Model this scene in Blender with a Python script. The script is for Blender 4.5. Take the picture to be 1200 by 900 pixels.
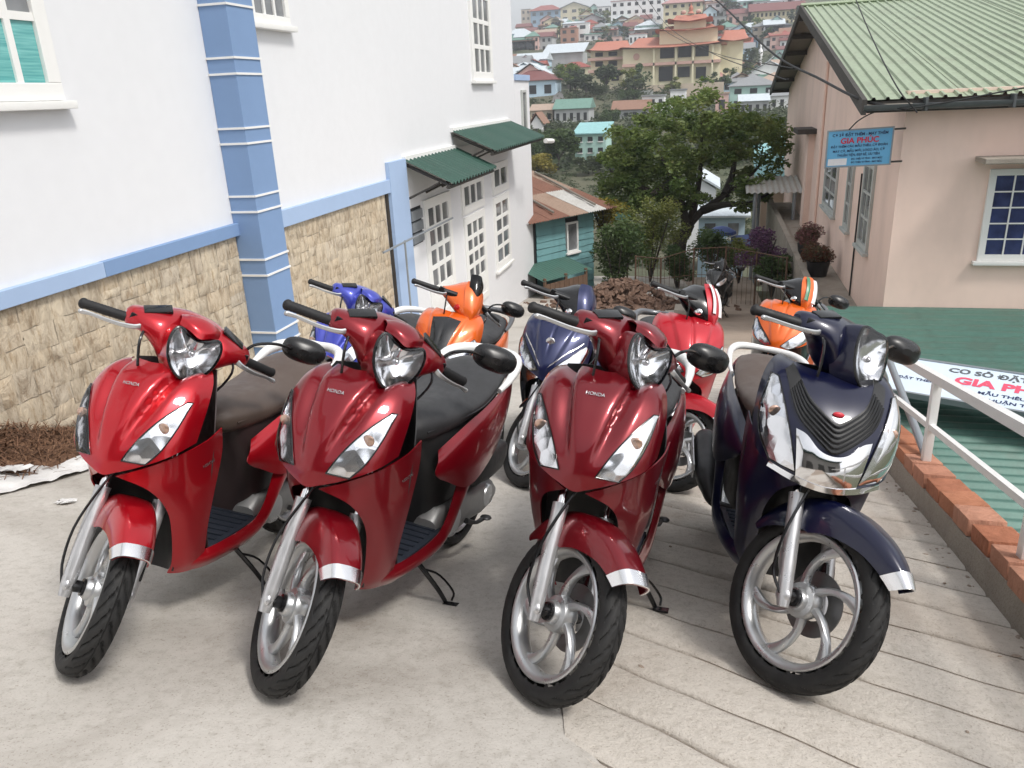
import bpy, bmesh, math, random
import numpy as np
from mathutils import Matrix, Vector
for o in list(bpy.data.objects): bpy.data.objects.remove(o)
random.seed(7); RNG = np.random.default_rng(7)
SC = bpy.context.scene; COL = SC.collection
R_ = math.radians
# ------------------------------------------------------------------ camera
# orientation recovered from the vanishing points of the two parallel house walls
FPX = 927.5
def unit(v): v = np.array(v, float); return v/np.linalg.norm(v)
_y = unit((240, -350, FPX)); _d = np.array((120., 2540., FPX)); _d = unit(_d-_y*np.dot(_d, _y)); _u = -_d
CR = np.array([np.cross(_y, _u), _y, _u])          # world = CR @ (right, down, forward)
cam_d = bpy.data.cameras.new('camera'); cam = bpy.data.objects.new('camera', cam_d); COL.objects.link(cam)
cam_d.sensor_fit = 'HORIZONTAL'; cam_d.sensor_width = 36.0; cam_d.lens = 36.0*FPX/1200.0
cam_d.clip_start = 0.05; cam_d.clip_end = 3000
rm = Matrix(((CR[0][0], -CR[0][1], -CR[0][2]), (CR[1][0], -CR[1][1], -CR[1][2]), (CR[2][0], -CR[2][1], -CR[2][2])))
cam.matrix_world = rm.to_4x4(); SC.camera = cam
# ------------------------------------------------------------------ sky and sun: bright thin overcast
SUN_EL, SUN_AZ = R_(54), R_(116)      # azimuth from +Y clockwise: veiled sun to the right of the viewer
W = bpy.data.worlds.new('World'); SC.world = W; W.use_nodes = True
nt = W.node_tree; nt.nodes.clear()
wo = nt.nodes.new('ShaderNodeOutputWorld'); bg = nt.nodes.new('ShaderNodeBackground'); sk = nt.nodes.new('ShaderNodeTexSky')
sk.sky_type = 'NISHITA'; sk.sun_disc = False; sk.sun_elevation = SUN_EL; sk.sun_rotation = SUN_AZ; sk.dust_density = 4.0; sk.ozone_density = 1.0
hs = nt.nodes.new('ShaderNodeHueSaturation'); hs.inputs['Saturation'].default_value = 0.28
tc = nt.nodes.new('ShaderNodeTexCoord'); mp = nt.nodes.new('ShaderNodeMapping'); mp.inputs['Scale'].default_value = (1, 1, 2.2)
nz = nt.nodes.new('ShaderNodeTexNoise'); nz.inputs['Scale'].default_value = 2.2; nz.inputs['Detail'].default_value = 6
rp = nt.nodes.new('ShaderNodeValToRGB'); rp.color_ramp.elements[0].position = .36; rp.color_ramp.elements[1].position = .66
rp.color_ramp.elements[0].color = (.98, 1.0, 1.05, 1); rp.color_ramp.elements[1].color = (1.65, 1.63, 1.6, 1)
mx = nt.nodes.new('ShaderNodeMix'); mx.data_type = 'RGBA'; mx.blend_type = 'MULTIPLY'; mx.inputs['Factor'].default_value = 1
L = nt.links.new
L(tc.outputs['Generated'], mp.inputs['Vector']); L(mp.outputs[0], nz.inputs['Vector']); L(nz.outputs['Fac'], rp.inputs['Fac'])
L(sk.outputs[0], hs.inputs['Color']); L(hs.outputs[0], mx.inputs['A']); L(rp.outputs[0], mx.inputs['B'])
vl = nt.nodes.new('ShaderNodeMix'); vl.data_type = 'RGBA'; vl.inputs['Factor'].default_value = .5; vl.inputs['B'].default_value = (6.0, 6.1, 6.2, 1)   # even veil of thin cloud
L(mx.outputs['Result'], vl.inputs['A']); L(vl.outputs['Result'], bg.inputs['Color']); bg.inputs['Strength'].default_value = 0.11; L(bg.outputs[0], wo.inputs['Surface'])
sd = bpy.data.lights.new('sun', 'SUN'); sd.energy = 1.5; sd.angle = R_(11); sd.color = (1, .96, .90)
so = bpy.data.objects.new('sun', sd); COL.objects.link(so)
_sd = Vector((math.sin(SUN_AZ)*math.cos(SUN_EL), math.cos(SUN_AZ)*math.cos(SUN_EL), math.sin(SUN_EL)))
so.rotation_euler = _sd.to_track_quat('Z', 'Y').to_euler(); so.location = (6, -6, 12)
SC.view_settings.view_transform = 'Standard'; SC.view_settings.look = 'None'; SC.view_settings.gamma = 1; SC.view_settings.use_curve_mapping = False
SC.view_settings.exposure = 0.62
HAZE_D = 0.0008
SC.render.engine = 'CYCLES'; SC.cycles.max_bounces = 8; SC.cycles.transparent_max_bounces = 12; SC.cycles.caustics_reflective = False; SC.cycles.caustics_refractive = False
# ------------------------------------------------------------------ pixel helpers (photo pixels, 1200 x 900)
def ray(px, py): return CR@np.array([(px-600)/FPX, (py-450)/FPX, 1.0])
def onx(px, py, X): d = ray(px, py); return d*(X/d[0])
def ony(px, py, Y): d = ray(px, py); return d*(Y/d[1])
def onz(px, py, Z): d = ray(px, py); return d*(Z/d[2])
def gz(y):                            # height of the driveway along its fall line
    if y < 2.6: return -1.2366-.2112*max(y, -5.)
    a = min(y, 17.0); z = -1.2366-.2112*2.6-.190*(a-2.6)
    if y > 17: z -= .12*(min(y, 24)-17)
    return z
# ------------------------------------------------------------------ mesh helpers
def crv(P, n, closed=False):          # Catmull-Rom through P sampled at n points
    P = np.array(P, float); k = len(P)
    if k == 2: t = np.linspace(0, 1, n)[:, None]; return P[0]*(1-t)+P[1]*t
    seg = k if closed else k-1; out = []
    for s in np.linspace(0, seg, n, endpoint=not closed):
        i = min(int(s), seg-1); t = s-i
        if closed: a, b, c, d = P[(i-1) % k], P[i % k], P[(i+1) % k], P[(i+2) % k]
        else:
            b, c = P[i], P[i+1]; a = P[i-1] if i > 0 else 2*b-c; d = P[i+2] if i+2 < k else 2*c-b
        out.append(.5*((2*b)+(c-a)*t+(2*a-5*b+4*c-d)*t*t+(3*b-a-3*c+d)*t**3))
    return np.array(out)
def surf(C, nv, nu):                  # rows x cols control net -> dense grid
    C = np.array(C, float); A = np.array([crv(r, nu) for r in C])
    return np.stack([crv(A[:, j], nv) for j in range(nu)], 1)
def mirror_rows(C):                   # half rows from centre (y = 0) outwards -> full rows from -y to +y
    return [[(x, -y, z) for x, y, z in r[:0:-1]]+[tuple(p) for p in r] for r in C]
def grid_normals(G):
    du = np.gradient(G, axis=1); dv = np.gradient(G, axis=0); N = np.cross(du, dv); return N/(np.linalg.norm(N, axis=2, keepdims=True)+1e-12)
class MB:
    def __init__(s): s.v = []; s.f = []; s.m = []; s.n = 0
    def add(s, V, F, mi=0):
        V = np.asarray(V, float).reshape(-1, 3); s.v.append(V); o = s.n; s.n += len(V)
        for f in F: s.f.append(tuple(int(i)+o for i in f)); s.m.append(mi)
        return s
    def box(s, c, d, M=None, mi=0):
        x, y, z = d[0]/2, d[1]/2, d[2]/2
        V = np.array([(-x, -y, -z), (x, -y, -z), (x, y, -z), (-x, y, -z), (-x, -y, z), (x, -y, z), (x, y, z), (-x, y, z)])
        if M is not None: V = V@np.array(M).T
        return s.add(V+np.array(c), [(0, 3, 2, 1), (4, 5, 6, 7), (0, 1, 5, 4), (1, 2, 6, 5), (2, 3, 7, 6), (3, 0, 4, 7)], mi)
    def hexa(s, P, mi=0):             # eight corners: four at the bottom, four at the top, counter-clockwise
        return s.add(P, [(0, 3, 2, 1), (4, 5, 6, 7), (0, 1, 5, 4), (1, 2, 6, 5), (2, 3, 7, 6), (3, 0, 4, 7)], mi)
    def grid(s, G, t=0, mi=0, closed_u=False):
        n, m = G.shape[:2]
        idx = lambda i, j: i*m+(j % m)
        F = [(idx(i, j), idx(i, j+1), idx(i+1, j+1), idx(i+1, j)) for i in range(n-1) for j in range(m if closed_u else m-1)]
        if not t: return s.add(G.reshape(-1, 3), F, mi)
        B = G-grid_normals(G)*t; o = n*m
        F2 = [tuple(q+o for q in f[::-1]) for f in F]
        bd = [(0, j) for j in range(m)]+[(i, m-1) for i in range(1, n)]+[(n-1, j) for j in range(m-2, -1, -1)]+[(i, 0) for i in range(n-2, 0, -1)]
        for a, b in zip(bd, bd[1:]+bd[:1]): i0 = a[0]*m+a[1]; i1 = b[0]*m+b[1]; F2.append((i1, i0, i0+o, i1+o))
        return s.add(np.concatenate([G.reshape(-1, 3), B.reshape(-1, 3)]), F+F2, mi)
    def loft(s, S, caps=True, mi=0):  # closed sections with the same point count
        S = np.array(S, float); n, m = S.shape[:2]; s0 = s.n
        s.grid(S, 0, mi, closed_u=True)
        if caps: s.add(S[0], [tuple(range(m))[::-1]], mi); s.add(S[-1], [tuple(range(m))], mi)
        return s
    def tube(s, P, r, seg=8, n=None, caps=True, flat=None, mi=0):
        P = np.array(P, float)
        if n: P = crv(P, n)
        k = len(P); r = np.interp(np.linspace(0, 1, k), np.linspace(0, 1, len(r)), r) if hasattr(r, '__len__') else np.full(k, r)
        T = np.gradient(P, axis=0); T /= np.linalg.norm(T, axis=1, keepdims=True)+1e-12
        a = np.array((0, 0, 1.)) if abs(T[0][2]) < .9 else np.array((1., 0, 0)); u = np.cross(a, T[0]); u /= np.linalg.norm(u); S = []
        th = np.linspace(0, 2*np.pi, seg, endpoint=False)
        for i in range(k):
            u = u-T[i]*np.dot(u, T[i]); u /= np.linalg.norm(u); w = np.cross(T[i], u); fl = flat or 1
            S.append(P[i]+r[i]*(np.cos(th)[:, None]*u+np.sin(th)[:, None]*w*fl))
        return s.loft(S, caps, mi)
    def lathe(s, prof, o, ax='y', seg=32, a0=0, a1=2*math.pi, mi=0, wob=None):  # prof: (radius, along axis)
        full = abs(a1-a0-2*math.pi) < 1e-6; th = np.linspace(a0, a1, seg, endpoint=not full); o = np.array(o, float); G = []
        for (r, h) in prof:
            if ax == 'y': ring = np.stack([r*np.cos(th), np.full(seg, h), r*np.sin(th)], 1)
            elif ax == 'z': ring = np.stack([r*np.cos(th), r*np.sin(th), np.full(seg, h)], 1)
            else: ring = np.stack([np.full(seg, h), r*np.cos(th), r*np.sin(th)], 1)
            G.append(ring+o)
        return s.grid(np.array(G), 0, mi, closed_u=full)
    def blob(s, c, d, seg=12, rings=8, M=None, mi=0, p=1.0):
        V = []
        for i in range(rings+1):
            a = math.pi*i/rings
            for j in range(seg):
                b = 2*math.pi*j/seg; q = np.array((math.sin(a)*math.cos(b), math.sin(a)*math.sin(b), math.cos(a)))
                if p != 1: q = np.sign(q)*np.abs(q)**p
                V.append(q*np.array(d)/2)
        V = np.array(V)
        if M is not None: V = V@np.array(M).T
        F = [(i*seg+j, (i+1)*seg+j, (i+1)*seg+(j+1) % seg, i*seg+(j+1) % seg) for i in range(rings) for j in range(seg)]
        return s.add(V+np.array(c), F, mi)
    def xf(s, M):                     # transform everything collected so far
        A = np.array(M); s.v = [v@A[:3, :3].T+A[:3, 3] for v in s.v]; return s
    def build(s, name, mat, parent=None, smooth=True, sharp=38, bevel=0, weld=False, M=None):
        V = np.concatenate(s.v) if s.v else np.zeros((0, 3))
        if M is not None: A = np.array(M); V = V@A[:3, :3].T+A[:3, 3]
        me = bpy.data.meshes.new(name); me.from_pydata(V.tolist(), [], s.f)
        mats = mat if isinstance(mat, (list, tuple)) else [mat]
        for m in mats: me.materials.append(MT[m] if isinstance(m, str) else m)
        if len(mats) > 1: me.polygons.foreach_set('material_index', s.m)
        if weld or bevel:
            bm = bmesh.new(); bm.from_mesh(me)
            if weld: bmesh.ops.remove_doubles(bm, verts=bm.verts, dist=1e-5)
            bmesh.ops.recalc_face_normals(bm, faces=bm.faces)
            if bevel: bmesh.ops.bevel(bm, geom=[e for e in bm.edges if e.is_manifold and e.calc_face_angle(0) > .5], offset=bevel, segments=2, profile=.6, affect='EDGES', clamp_overlap=True)
            bm.to_mesh(me); bm.free()
        if smooth:
            me.polygons.foreach_set('use_smooth', [True]*len(me.polygons)); me.set_sharp_from_angle(angle=R_(sharp))
        me.update()
        o = bpy.data.objects.new(name, me); COL.objects.link(o)
        if parent is not None: o.parent = parent
        return o
def tag(o, label=None, cat=None, group=None, kind=None):
    if label: o['label'] = label
    if cat: o['category'] = cat
    if group: o['group'] = group
    if kind: o['kind'] = kind
    return o
def empty(name, loc=(0, 0, 0), M=None):
    o = bpy.data.objects.new(name, None); o.empty_display_size = .1; COL.objects.link(o)
    if M is not None: o.matrix_world = M
    else: o.location = loc
    return o
def copy_obj(src, parent=None, loc=None, name=None):
    c = src.copy(); COL.objects.link(c); c.parent = parent
    if loc is not None: c.location = loc
    if name: c.name = name
    return c
def rotm(ax, t): return np.array(Matrix.Rotation(t, 3, Vector(ax)))
_fontmesh = {}
def text_mesh(txt, size, bold=0.0):   # flat text outline triangulated in the xy plane, centred
    k = (txt, size, bold)
    if k not in _fontmesh:
        c = bpy.data.curves.new('t', 'FONT'); c.body = txt; c.size = size; c.align_x = 'CENTER'; c.align_y = 'CENTER'; c.offset = bold; c.resolution_u = 3
        o = bpy.data.objects.new('t', c); COL.objects.link(o); dg = bpy.context.evaluated_depsgraph_get(); dg.update()
        me = o.evaluated_get(dg).to_mesh(); V = np.array([tuple(v.co) for v in me.vertices]).reshape(-1, 3); F = [tuple(p.vertices) for p in me.polygons]
        o.evaluated_get(dg).to_mesh_clear(); bpy.data.objects.remove(o); bpy.data.curves.remove(c); _fontmesh[k] = (V, F)
    return _fontmesh[k]
# ------------------------------------------------------------------ materials
MT = {}
class NT:
    def __init__(s, name):
        m = bpy.data.materials.new(name); m.use_nodes = True; s.m = m; s.t = m.node_tree; s.b = s.t.nodes['Principled BSDF']; MT[name] = m; s._c = None
    def n(s, t, **k):
        q = s.t.nodes.new('ShaderNode'+t)
        for a, b in k.items():
            if a in q.inputs.keys(): q.inputs[a].default_value = b
            else: setattr(q, a, b)
        return q
    def l(s, a, b): s.t.links.new(a, b)
    def co(s, kind='Object', scale=None, rot=None):
        tcn = s.n('TexCoord'); o = tcn.outputs[kind]
        if scale is not None or rot is not None:
            m = s.n('Mapping')
            if scale is not None: m.inputs['Scale'].default_value = scale if hasattr(scale, '__len__') else (scale,)*3
            if rot is not None: m.inputs['Rotation'].default_value = rot
            s.l(o, m.inputs['Vector']); o = m.outputs[0]
        return o
    def world(s, scale=None):
        g = s.n('NewGeometry'); o = g.outputs['Position']
        if scale is not None:
            m = s.n('Mapping'); m.inputs['Scale'].default_value = scale if hasattr(scale, '__len__') else (scale,)*3; s.l(o, m.inputs['Vector']); o = m.outputs[0]
        return o
    def noise(s, vec, scale, detail=5, rough=.55, dist=0):
        q = s.n('TexNoise', Scale=scale, Detail=detail, Roughness=rough, Distortion=dist); s.l(vec, q.inputs['Vector']); return q.outputs['Fac']
    def ramp(s, fac, stops):
        q = s.n('ValToRGB'); e = q.color_ramp.elements
        while len(e) < len(stops): e.new(.5)
        for el, (p, c) in zip(e, stops): el.position = p; el.color = (*c, 1) if len(c) == 3 else c
        s.l(fac, q.inputs['Fac']); return q.outputs['Color']
    def mix(s, fac, a, b, mode='MIX'):
        q = s.n('Mix', data_type='RGBA', blend_type=mode)
        for nm, v in (('Factor', fac), ('A', a), ('B', b)):
            i = q.inputs[nm] if nm == 'Factor' else [x for x in q.inputs if x.name == nm and x.type == 'RGBA'][0]
            if hasattr(v, 'links') or hasattr(v, 'is_output'): s.l(v, i)
            else: i.default_value = v if nm == 'Factor' else (*v, 1)
        return [x for x in q.outputs if x.type == 'RGBA'][0]
    def base(s, c): (s.l(c, s.b.inputs['Base Color']) if hasattr(c, 'is_output') else setattr(s.b.inputs['Base Color'], 'default_value', (*c, 1))); return s
    def set(s, **k):
        for a, v in k.items():
            i = s.b.inputs[a.replace('_', ' ')]
            if hasattr(v, 'is_output'): s.l(v, i)
            else: i.default_value = v
        return s
    def bump(s, h, strength=.3, dist=.01):
        q = s.n('Bump', Strength=strength, Distance=dist); s.l(h, q.inputs['Height'])
        if s._c: s.l(s._c, q.inputs['Normal'])
        s._c = q.outputs[0]; s.l(q.outputs[0], s.b.inputs['Normal']); return s
def paint(name, c, metallic=.45, rough=.33, coat=.8):
    m = NT(name); v = m.co(); n1 = m.noise(v, 9, 3); m.base(m.mix(n1, tuple(x*.9 for x in c), tuple(min(1, x*1.08) for x in c)))
    fl = m.n('TexVoronoi', Scale=900.); m.l(v, fl.inputs['Vector']); dr = m.ramp(m.noise(v, 5, 4), [(.45, (.006,)*3), (.8, (.035,)*3)])
    m.set(Metallic=metallic, Roughness=rough, Coat_Weight=coat, Coat_Roughness=dr, Coat_IOR=1.48); return m
def plain(name, c, metallic=0, rough=.5, coat=0, var=.12, scale=14, bump=0, bscale=120, spec=.5):
    m = NT(name); v = m.co(); n1 = m.noise(v, scale, 5)
    m.base(m.mix(n1, tuple(x*(1-var) for x in c), tuple(min(1, x*(1+var)) for x in c)))
    rr = m.ramp(m.noise(v, scale*1.7, 4), [(.3, (max(.02, rough-.08),)*3), (.7, (min(1, rough+.08),)*3)])
    m.set(Metallic=metallic, Roughness=rr, Coat_Weight=coat, Specular_IOR_Level=spec)
    if bump: m.bump(m.noise(v, bscale, 4), bump, .004)
    return m
def thin_glass(name, tint=(1, 1, 1), rough=.02, gloss=1.0):
    m = bpy.data.materials.new(name); m.use_nodes = True; t = m.node_tree; t.nodes.clear(); MT[name] = m
    o = t.nodes.new('ShaderNodeOutputMaterial'); tr = t.nodes.new('ShaderNodeBsdfTransparent'); gl = t.nodes.new('ShaderNodeBsdfGlossy'); fr = t.nodes.new('ShaderNodeFresnel'); mxs = t.nodes.new('ShaderNodeMixShader')
    tr.inputs['Color'].default_value = (*tint, 1); gl.inputs['Roughness'].default_value = rough; fr.inputs['IOR'].default_value = 1.5*gloss
    t.links.new(fr.outputs[0], mxs.inputs['Fac']); t.links.new(tr.outputs[0], mxs.inputs[1]); t.links.new(gl.outputs[0], mxs.inputs[2]); t.links.new(mxs.outputs[0], o.inputs['Surface'])
# ================================================================== surfaces
def concrete(name, c0, c1, scale=1.0, bump=.5, stain=(.20, .17, .14)):
    m = NT(name); v = m.world(); a = m.noise(v, 1.1*scale, 7, .62); b = m.noise(v, 26*scale, 6, .7); c = m.mix(a, c0, c1)
    g = m.ramp(b, [(.30, (.80, .79, .77)), (.5, (1, 1, 1)), (.75, (1.06, 1.06, 1.06))]); c = m.mix(1.0, c, g, 'MULTIPLY')
    st = m.ramp(m.noise(v, .8*scale, 5, .6, .6), [(.48, (0, 0, 0)), (.70, (1, 1, 1))]); c = m.mix(st, c, m.mix(.55, c, stain))
    sp = m.ramp(m.noise(v, 150, 3), [(.58, (1, 1, 1)), (.70, (.70, .67, .64))]); c = m.mix(1.0, c, sp, 'MULTIPLY')
    m.base(c); m.set(Roughness=.88, Specular_IOR_Level=.3); m.bump(b, bump, .008); m.bump(m.noise(v, 130, 4), bump*.6, .003); return m
concrete('concrete_smooth', (.45, .42, .38), (.57, .54, .50)); concrete('concrete_rough', (.51, .465, .41), (.61, .565, .51), 1.3, .9, (.31, .23, .17)); concrete('groove_dirt', (.30, .235, .185), (.40, .33, .27), 2, .8)
concrete('kerb_mortar', (.33, .295, .25), (.42, .38, .33), 2.5, .9)
def wallpaint(name, c, dirt=.10, sc=.6):
    m = NT(name); v = m.world((1, 1, .35)); n1 = m.noise(v, sc, 6, .6); st = m.ramp(n1, [(.45, (0, 0, 0)), (.85, (1, 1, 1))]); d = tuple(x*(1-dirt) for x in c)
    col = m.mix(st, c, d); n2 = m.noise(m.world(), 9, 5); col = m.mix(1.0, col, m.ramp(n2, [(.3, (.985,)*3), (.7, (1.01,)*3)]), 'MULTIPLY'); m.base(col); m.set(Roughness=.8, Specular_IOR_Level=.25); m.bump(m.noise(m.world(), 60, 4), .12, .004); return m
wallpaint('wall_white', (.765, .775, .795), .04); wallpaint('wall_blue', (.21, .32, .52), .10); wallpaint('wall_blue_pale', (.37, .49, .69), .1); wallpaint('wall_pink', (.90, .695, .60), .18, 1.4); wallpaint('trim_white', (.82, .82, .80), .08); wallpaint('wall_teal', (.18, .36, .38), .35, 2.5)
wallpaint('frame_grey', (.50, .52, .50), .25, 3)
def stone_mat(name, cols, k=1.0):
    m = NT(name); v = m.world(); oi = m.n('ObjectInfo'); cr = m.ramp(oi.outputs['Random'], [(i/(len(cols)-1), c) for i, c in enumerate(cols)])
    n1 = m.noise(m.world((1, 1, .55)), 9, 8, .68, .8); c = m.mix(1.0, cr, m.mix(k, (1, 1, 1), m.ramp(n1, [(.28, (.52, .47, .42)), (.5, (1, .98, .95)), (.75, (1.25, 1.22, 1.15))])), 'MULTIPLY')
    n3 = m.noise(m.world((1, 1, .25)), 24, 6, .7); c = m.mix(1.0, c, m.mix(k, (1, 1, 1), m.ramp(n3, [(.35, (.70, .64, .58)), (.5, (1, 1, 1))])), 'MULTIPLY'); m.base(c); m.set(Roughness=.9, Specular_IOR_Level=.2); m.bump(n1, .9, .03); m.bump(n3, .8, .012)
stone_mat('cladding_stone', [(.56, .485, .375), (.60, .53, .42), (.54, .47, .37), (.62, .55, .44), (.58, .49, .37), (.57, .51, .42)]); stone_mat('brick_clay', [(.42, .17, .10), (.50, .22, .13), (.40, .155, .095), (.56, .29, .20), (.45, .21, .14)], .35)
plain('mortar', (.40, .34, .26), 0, .95, bump=.8, bscale=60, scale=6)
def sheet_metal(name, c, dirt=(.10, .09, .07), amt=.5, rough=.45):
    m = NT(name); v = m.world(); n1 = m.noise(v, 2.2, 7, .65); n2 = m.noise(v, 14, 6, .7); f = m.ramp(n1, [(.48, (0, 0, 0)), (.85, (amt,)*3)]); col = m.mix(f, c, dirt)
    col = m.mix(1.0, col, m.ramp(n2, [(.3, (.85,)*3), (.7, (1.08,)*3)]), 'MULTIPLY'); m.base(col); m.set(Roughness=rough, Metallic=.15); return m
sheet_metal('sheet_green', (.075, .165, .135)); sheet_metal('sheet_pale_green', (.34, .41, .28), (.20, .20, .14), .6); sheet_metal('sheet_dark_green', (.03, .082, .062), (.05, .06, .05), .3)
sheet_metal('sheet_rust', (.24, .12, .085), (.12, .06, .045), .8, .85); sheet_metal('sheet_tan', (.36, .26, .20), (.22, .12, .08), .8, .85); sheet_metal('sheet_grey', (.42, .43, .43), (.26, .15, .10), .5, .6); sheet_metal('sheet_white', (.55, .54, .51), (.30, .25, .19), .5, .6)
plain('timber_dark', (.055, .05, .045), 0, .8, bump=.4, bscale=40); plain('timber_brown', (.14, .085, .055), 0, .85, bump=.4, bscale=40); plain('timber_grey', (.22, .20, .17), 0, .9, bump=.4, bscale=40)
plain('gutter_grey', (.12, .13, .135), .3, .5); plain('rail_white', (.80, .80, .79), 0, .4, coat=.2, var=.05); plain('pipe_grey', (.30, .33, .36), .4, .4); plain('cable_black', (.012, .012, .013), 0, .6); plain('interior_dark', (.03, .032, .035), 0, .8)
m = NT('window_glass'); v = m.world(); m.base(m.ramp(m.noise(v, 1.6, 4), [(.35, (.10, .105, .11)), (.7, (.28, .29, .30))])); m.set(Roughness=.06, Specular_IOR_Level=.7)
m = NT('teal_glass'); v = m.world((1, 1, 24)); m.base(m.ramp(m.noise(v, 3, 3), [(.35, (.10, .36, .36)), (.65, (.20, .52, .50))])); m.set(Roughness=.12, Specular_IOR_Level=.6)
m = NT('blue_pane'); v = m.world(); m.base(m.ramp(m.noise(v, 5, 4), [(.3, (.012, .018, .07)), (.7, (.04, .06, .18))])); m.set(Roughness=.12)
plain('sign_blue', (.14, .42, .68), 0, .4, scale=3); plain('sign_pale', (.62, .72, .82), 0, .45, scale=3); plain('ink_navy', (.01, .02, .09), 0, .5); plain('ink_red', (.60, .02, .05), 0, .5); plain('ink_pink', (.72, .09, .16), 0, .5); plain('ink_grey', (.10, .11, .12), 0, .5); plain('flyer_white', (.72, .72, .74), 0, .6)
m = NT('plastic_sheet'); v = m.world(); m.base(m.ramp(m.noise(v, 8, 5), [(.3, (.55, .54, .53)), (.7, (.78, .77, .76))])); m.set(Roughness=.45); m.bump(m.noise(v, 30, 4), .4, .01)
m = NT('straw'); v = m.world(); m.base(m.ramp(m.noise(v, 60, 3), [(.3, (.055, .026, .014)), (.55, (.15, .075, .04)), (.8, (.30, .18, .10))])); m.set(Roughness=.9)
m = NT('rubble_soil'); v = m.world(); m.base(m.ramp(m.noise(v, 5, 8, .7), [(.3, (.09, .055, .04)), (.55, (.20, .125, .09)), (.8, (.32, .23, .18))])); m.set(Roughness=.95); m.bump(m.noise(v, 25, 5), .8, .02)
m = NT('hill_ground'); v = m.world(); a = m.noise(v, .035, 8, .65); b = m.noise(v, .4, 6, .7); m.base(m.mix(b, m.ramp(a, [(.35, (.055, .075, .035)), (.5, (.11, .11, .065)), (.68, (.20, .16, .12))]), (.07, .08, .045))); m.set(Roughness=.95); m.bump(b, 1, .5)
def leaf_mat(name, cs, sc=.9):
    m = bpy.data.materials.new(name); m.use_nodes = True; MT[name] = m; t = m.node_tree; t.nodes.clear(); N = t.nodes.new
    o = N('ShaderNodeOutputMaterial'); g = N('ShaderNodeNewGeometry'); nz_ = N('ShaderNodeTexNoise'); nz_.inputs['Scale'].default_value = sc; nz_.inputs['Detail'].default_value = 6; nz_.inputs['Roughness'].default_value = .75
    r = N('ShaderNodeValToRGB'); e = r.color_ramp.elements
    while len(e) < len(cs): e.new(.5)
    for i, (el, c) in enumerate(zip(e, cs)): el.position = .28+.44*i/(len(cs)-1); el.color = (*c, 1)
    p = N('ShaderNodeBsdfPrincipled'); p.inputs['Roughness'].default_value = .5; p.inputs['Specular IOR Level'].default_value = .3; tl = N('ShaderNodeBsdfTranslucent'); ms = N('ShaderNodeMixShader'); ms.inputs[0].default_value = .35; k = t.links.new
    k(g.outputs['Position'], nz_.inputs['Vector']); k(nz_.outputs['Fac'], r.inputs['Fac']); k(r.outputs[0], p.inputs['Base Color']); k(r.outputs[0], tl.inputs['Color']); k(p.outputs[0], ms.inputs[1]); k(tl.outputs[0], ms.inputs[2]); k(ms.outputs[0], o.inputs['Surface'])
leaf_mat('leaf_avocado', [(.05, .095, .028), (.12, .185, .05), (.20, .25, .075), (.27, .23, .09)]); leaf_mat('leaf_mid', [(.03, .06, .024), (.075, .12, .04), (.13, .17, .065)]); leaf_mat('leaf_yellow', [(.10, .11, .02), (.24, .20, .03), (.30, .24, .05)]); leaf_mat('leaf_lime', [(.10, .14, .03), (.20, .23, .06), (.26, .24, .09)])
leaf_mat('leaf_far', [(.04, .06, .035), (.075, .10, .05), (.12, .13, .07)], .2); leaf_mat('flower_pink', [(.09, .10, .04), (.36, .14, .17), (.12, .12, .05), (.30, .12, .15)], 14); leaf_mat('flower_red', [(.07, .08, .03), (.20, .06, .045), (.10, .11, .05), (.24, .10, .08)], 14); leaf_mat('flower_purple', [(.09, .04, .10), (.17, .08, .17), (.07, .09, .04)], 9)
plain('bark', (.06, .05, .042), 0, .9, bump=.8, bscale=20); plain('pot_black', (.02, .02, .022), 0, .5); plain('asphalt', (.16, .155, .15), 0, .9)
# ================================================================== ground
def terz(x, y):
    P = [(-60, -.9), (-6, -.2), (0, -1.55), (2.6, -2.1), (17, -4.85), (24, -5.75), (32, -8.2), (48, -9.6), (75, -8.2), (110, -6.4), (150, -3.8), (190, -.2), (222, 2.0), (245, 3.6), (300, 15.5), (360, 28.5), (430, 41), (520, 47), (700, 44), (1200, 40)]
    z = float(np.interp(y, [p[0] for p in P], [p[1] for p in P]))
    if y < 11 and x > 1.2: z = -5.3
    elif y < 30 and x > 1.2: z = min(z, -5.3)
    if y > 60: z += (min(1, (y-60)/120))*(1.6*math.sin(x*.045+y*.02)+1.2*math.sin(x*.11-y*.05)+.7*math.sin(y*.13+x*.02))
    if y > 250: z -= max(0, (abs(x-50)-45))*.11*min(1, (y-250)/150)
    return z
def hit(px, py, y0=26., y1=640.):     # where a photo pixel's ray meets the terrain
    d = ray(px, py); y = y0
    while y < y1:
        t = y/d[1]
        if d[2]*t < terz(d[0]*t, y): return d*t
        y += .5 if y < 120 else 1.5
    return d*(y1/d[1])
xs = np.unique(np.concatenate([np.linspace(-700, -40, 24), np.linspace(-40, 60, 90), np.linspace(60, 260, 60), np.linspace(260, 900, 20), [1.18, 1.22]])); ys = np.unique(np.concatenate([np.linspace(-60, 0, 12), np.linspace(0, 40, 60), np.linspace(40, 640, 190), np.linspace(640, 1500, 12)]))
tag(MB().grid(np.array([[(x, y, terz(x, y)) for x in xs] for y in ys])).build('terrain', 'hill_ground', sharp=180), kind='structure')
gzb = lambda y: gz(max(y, -5.0))
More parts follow.
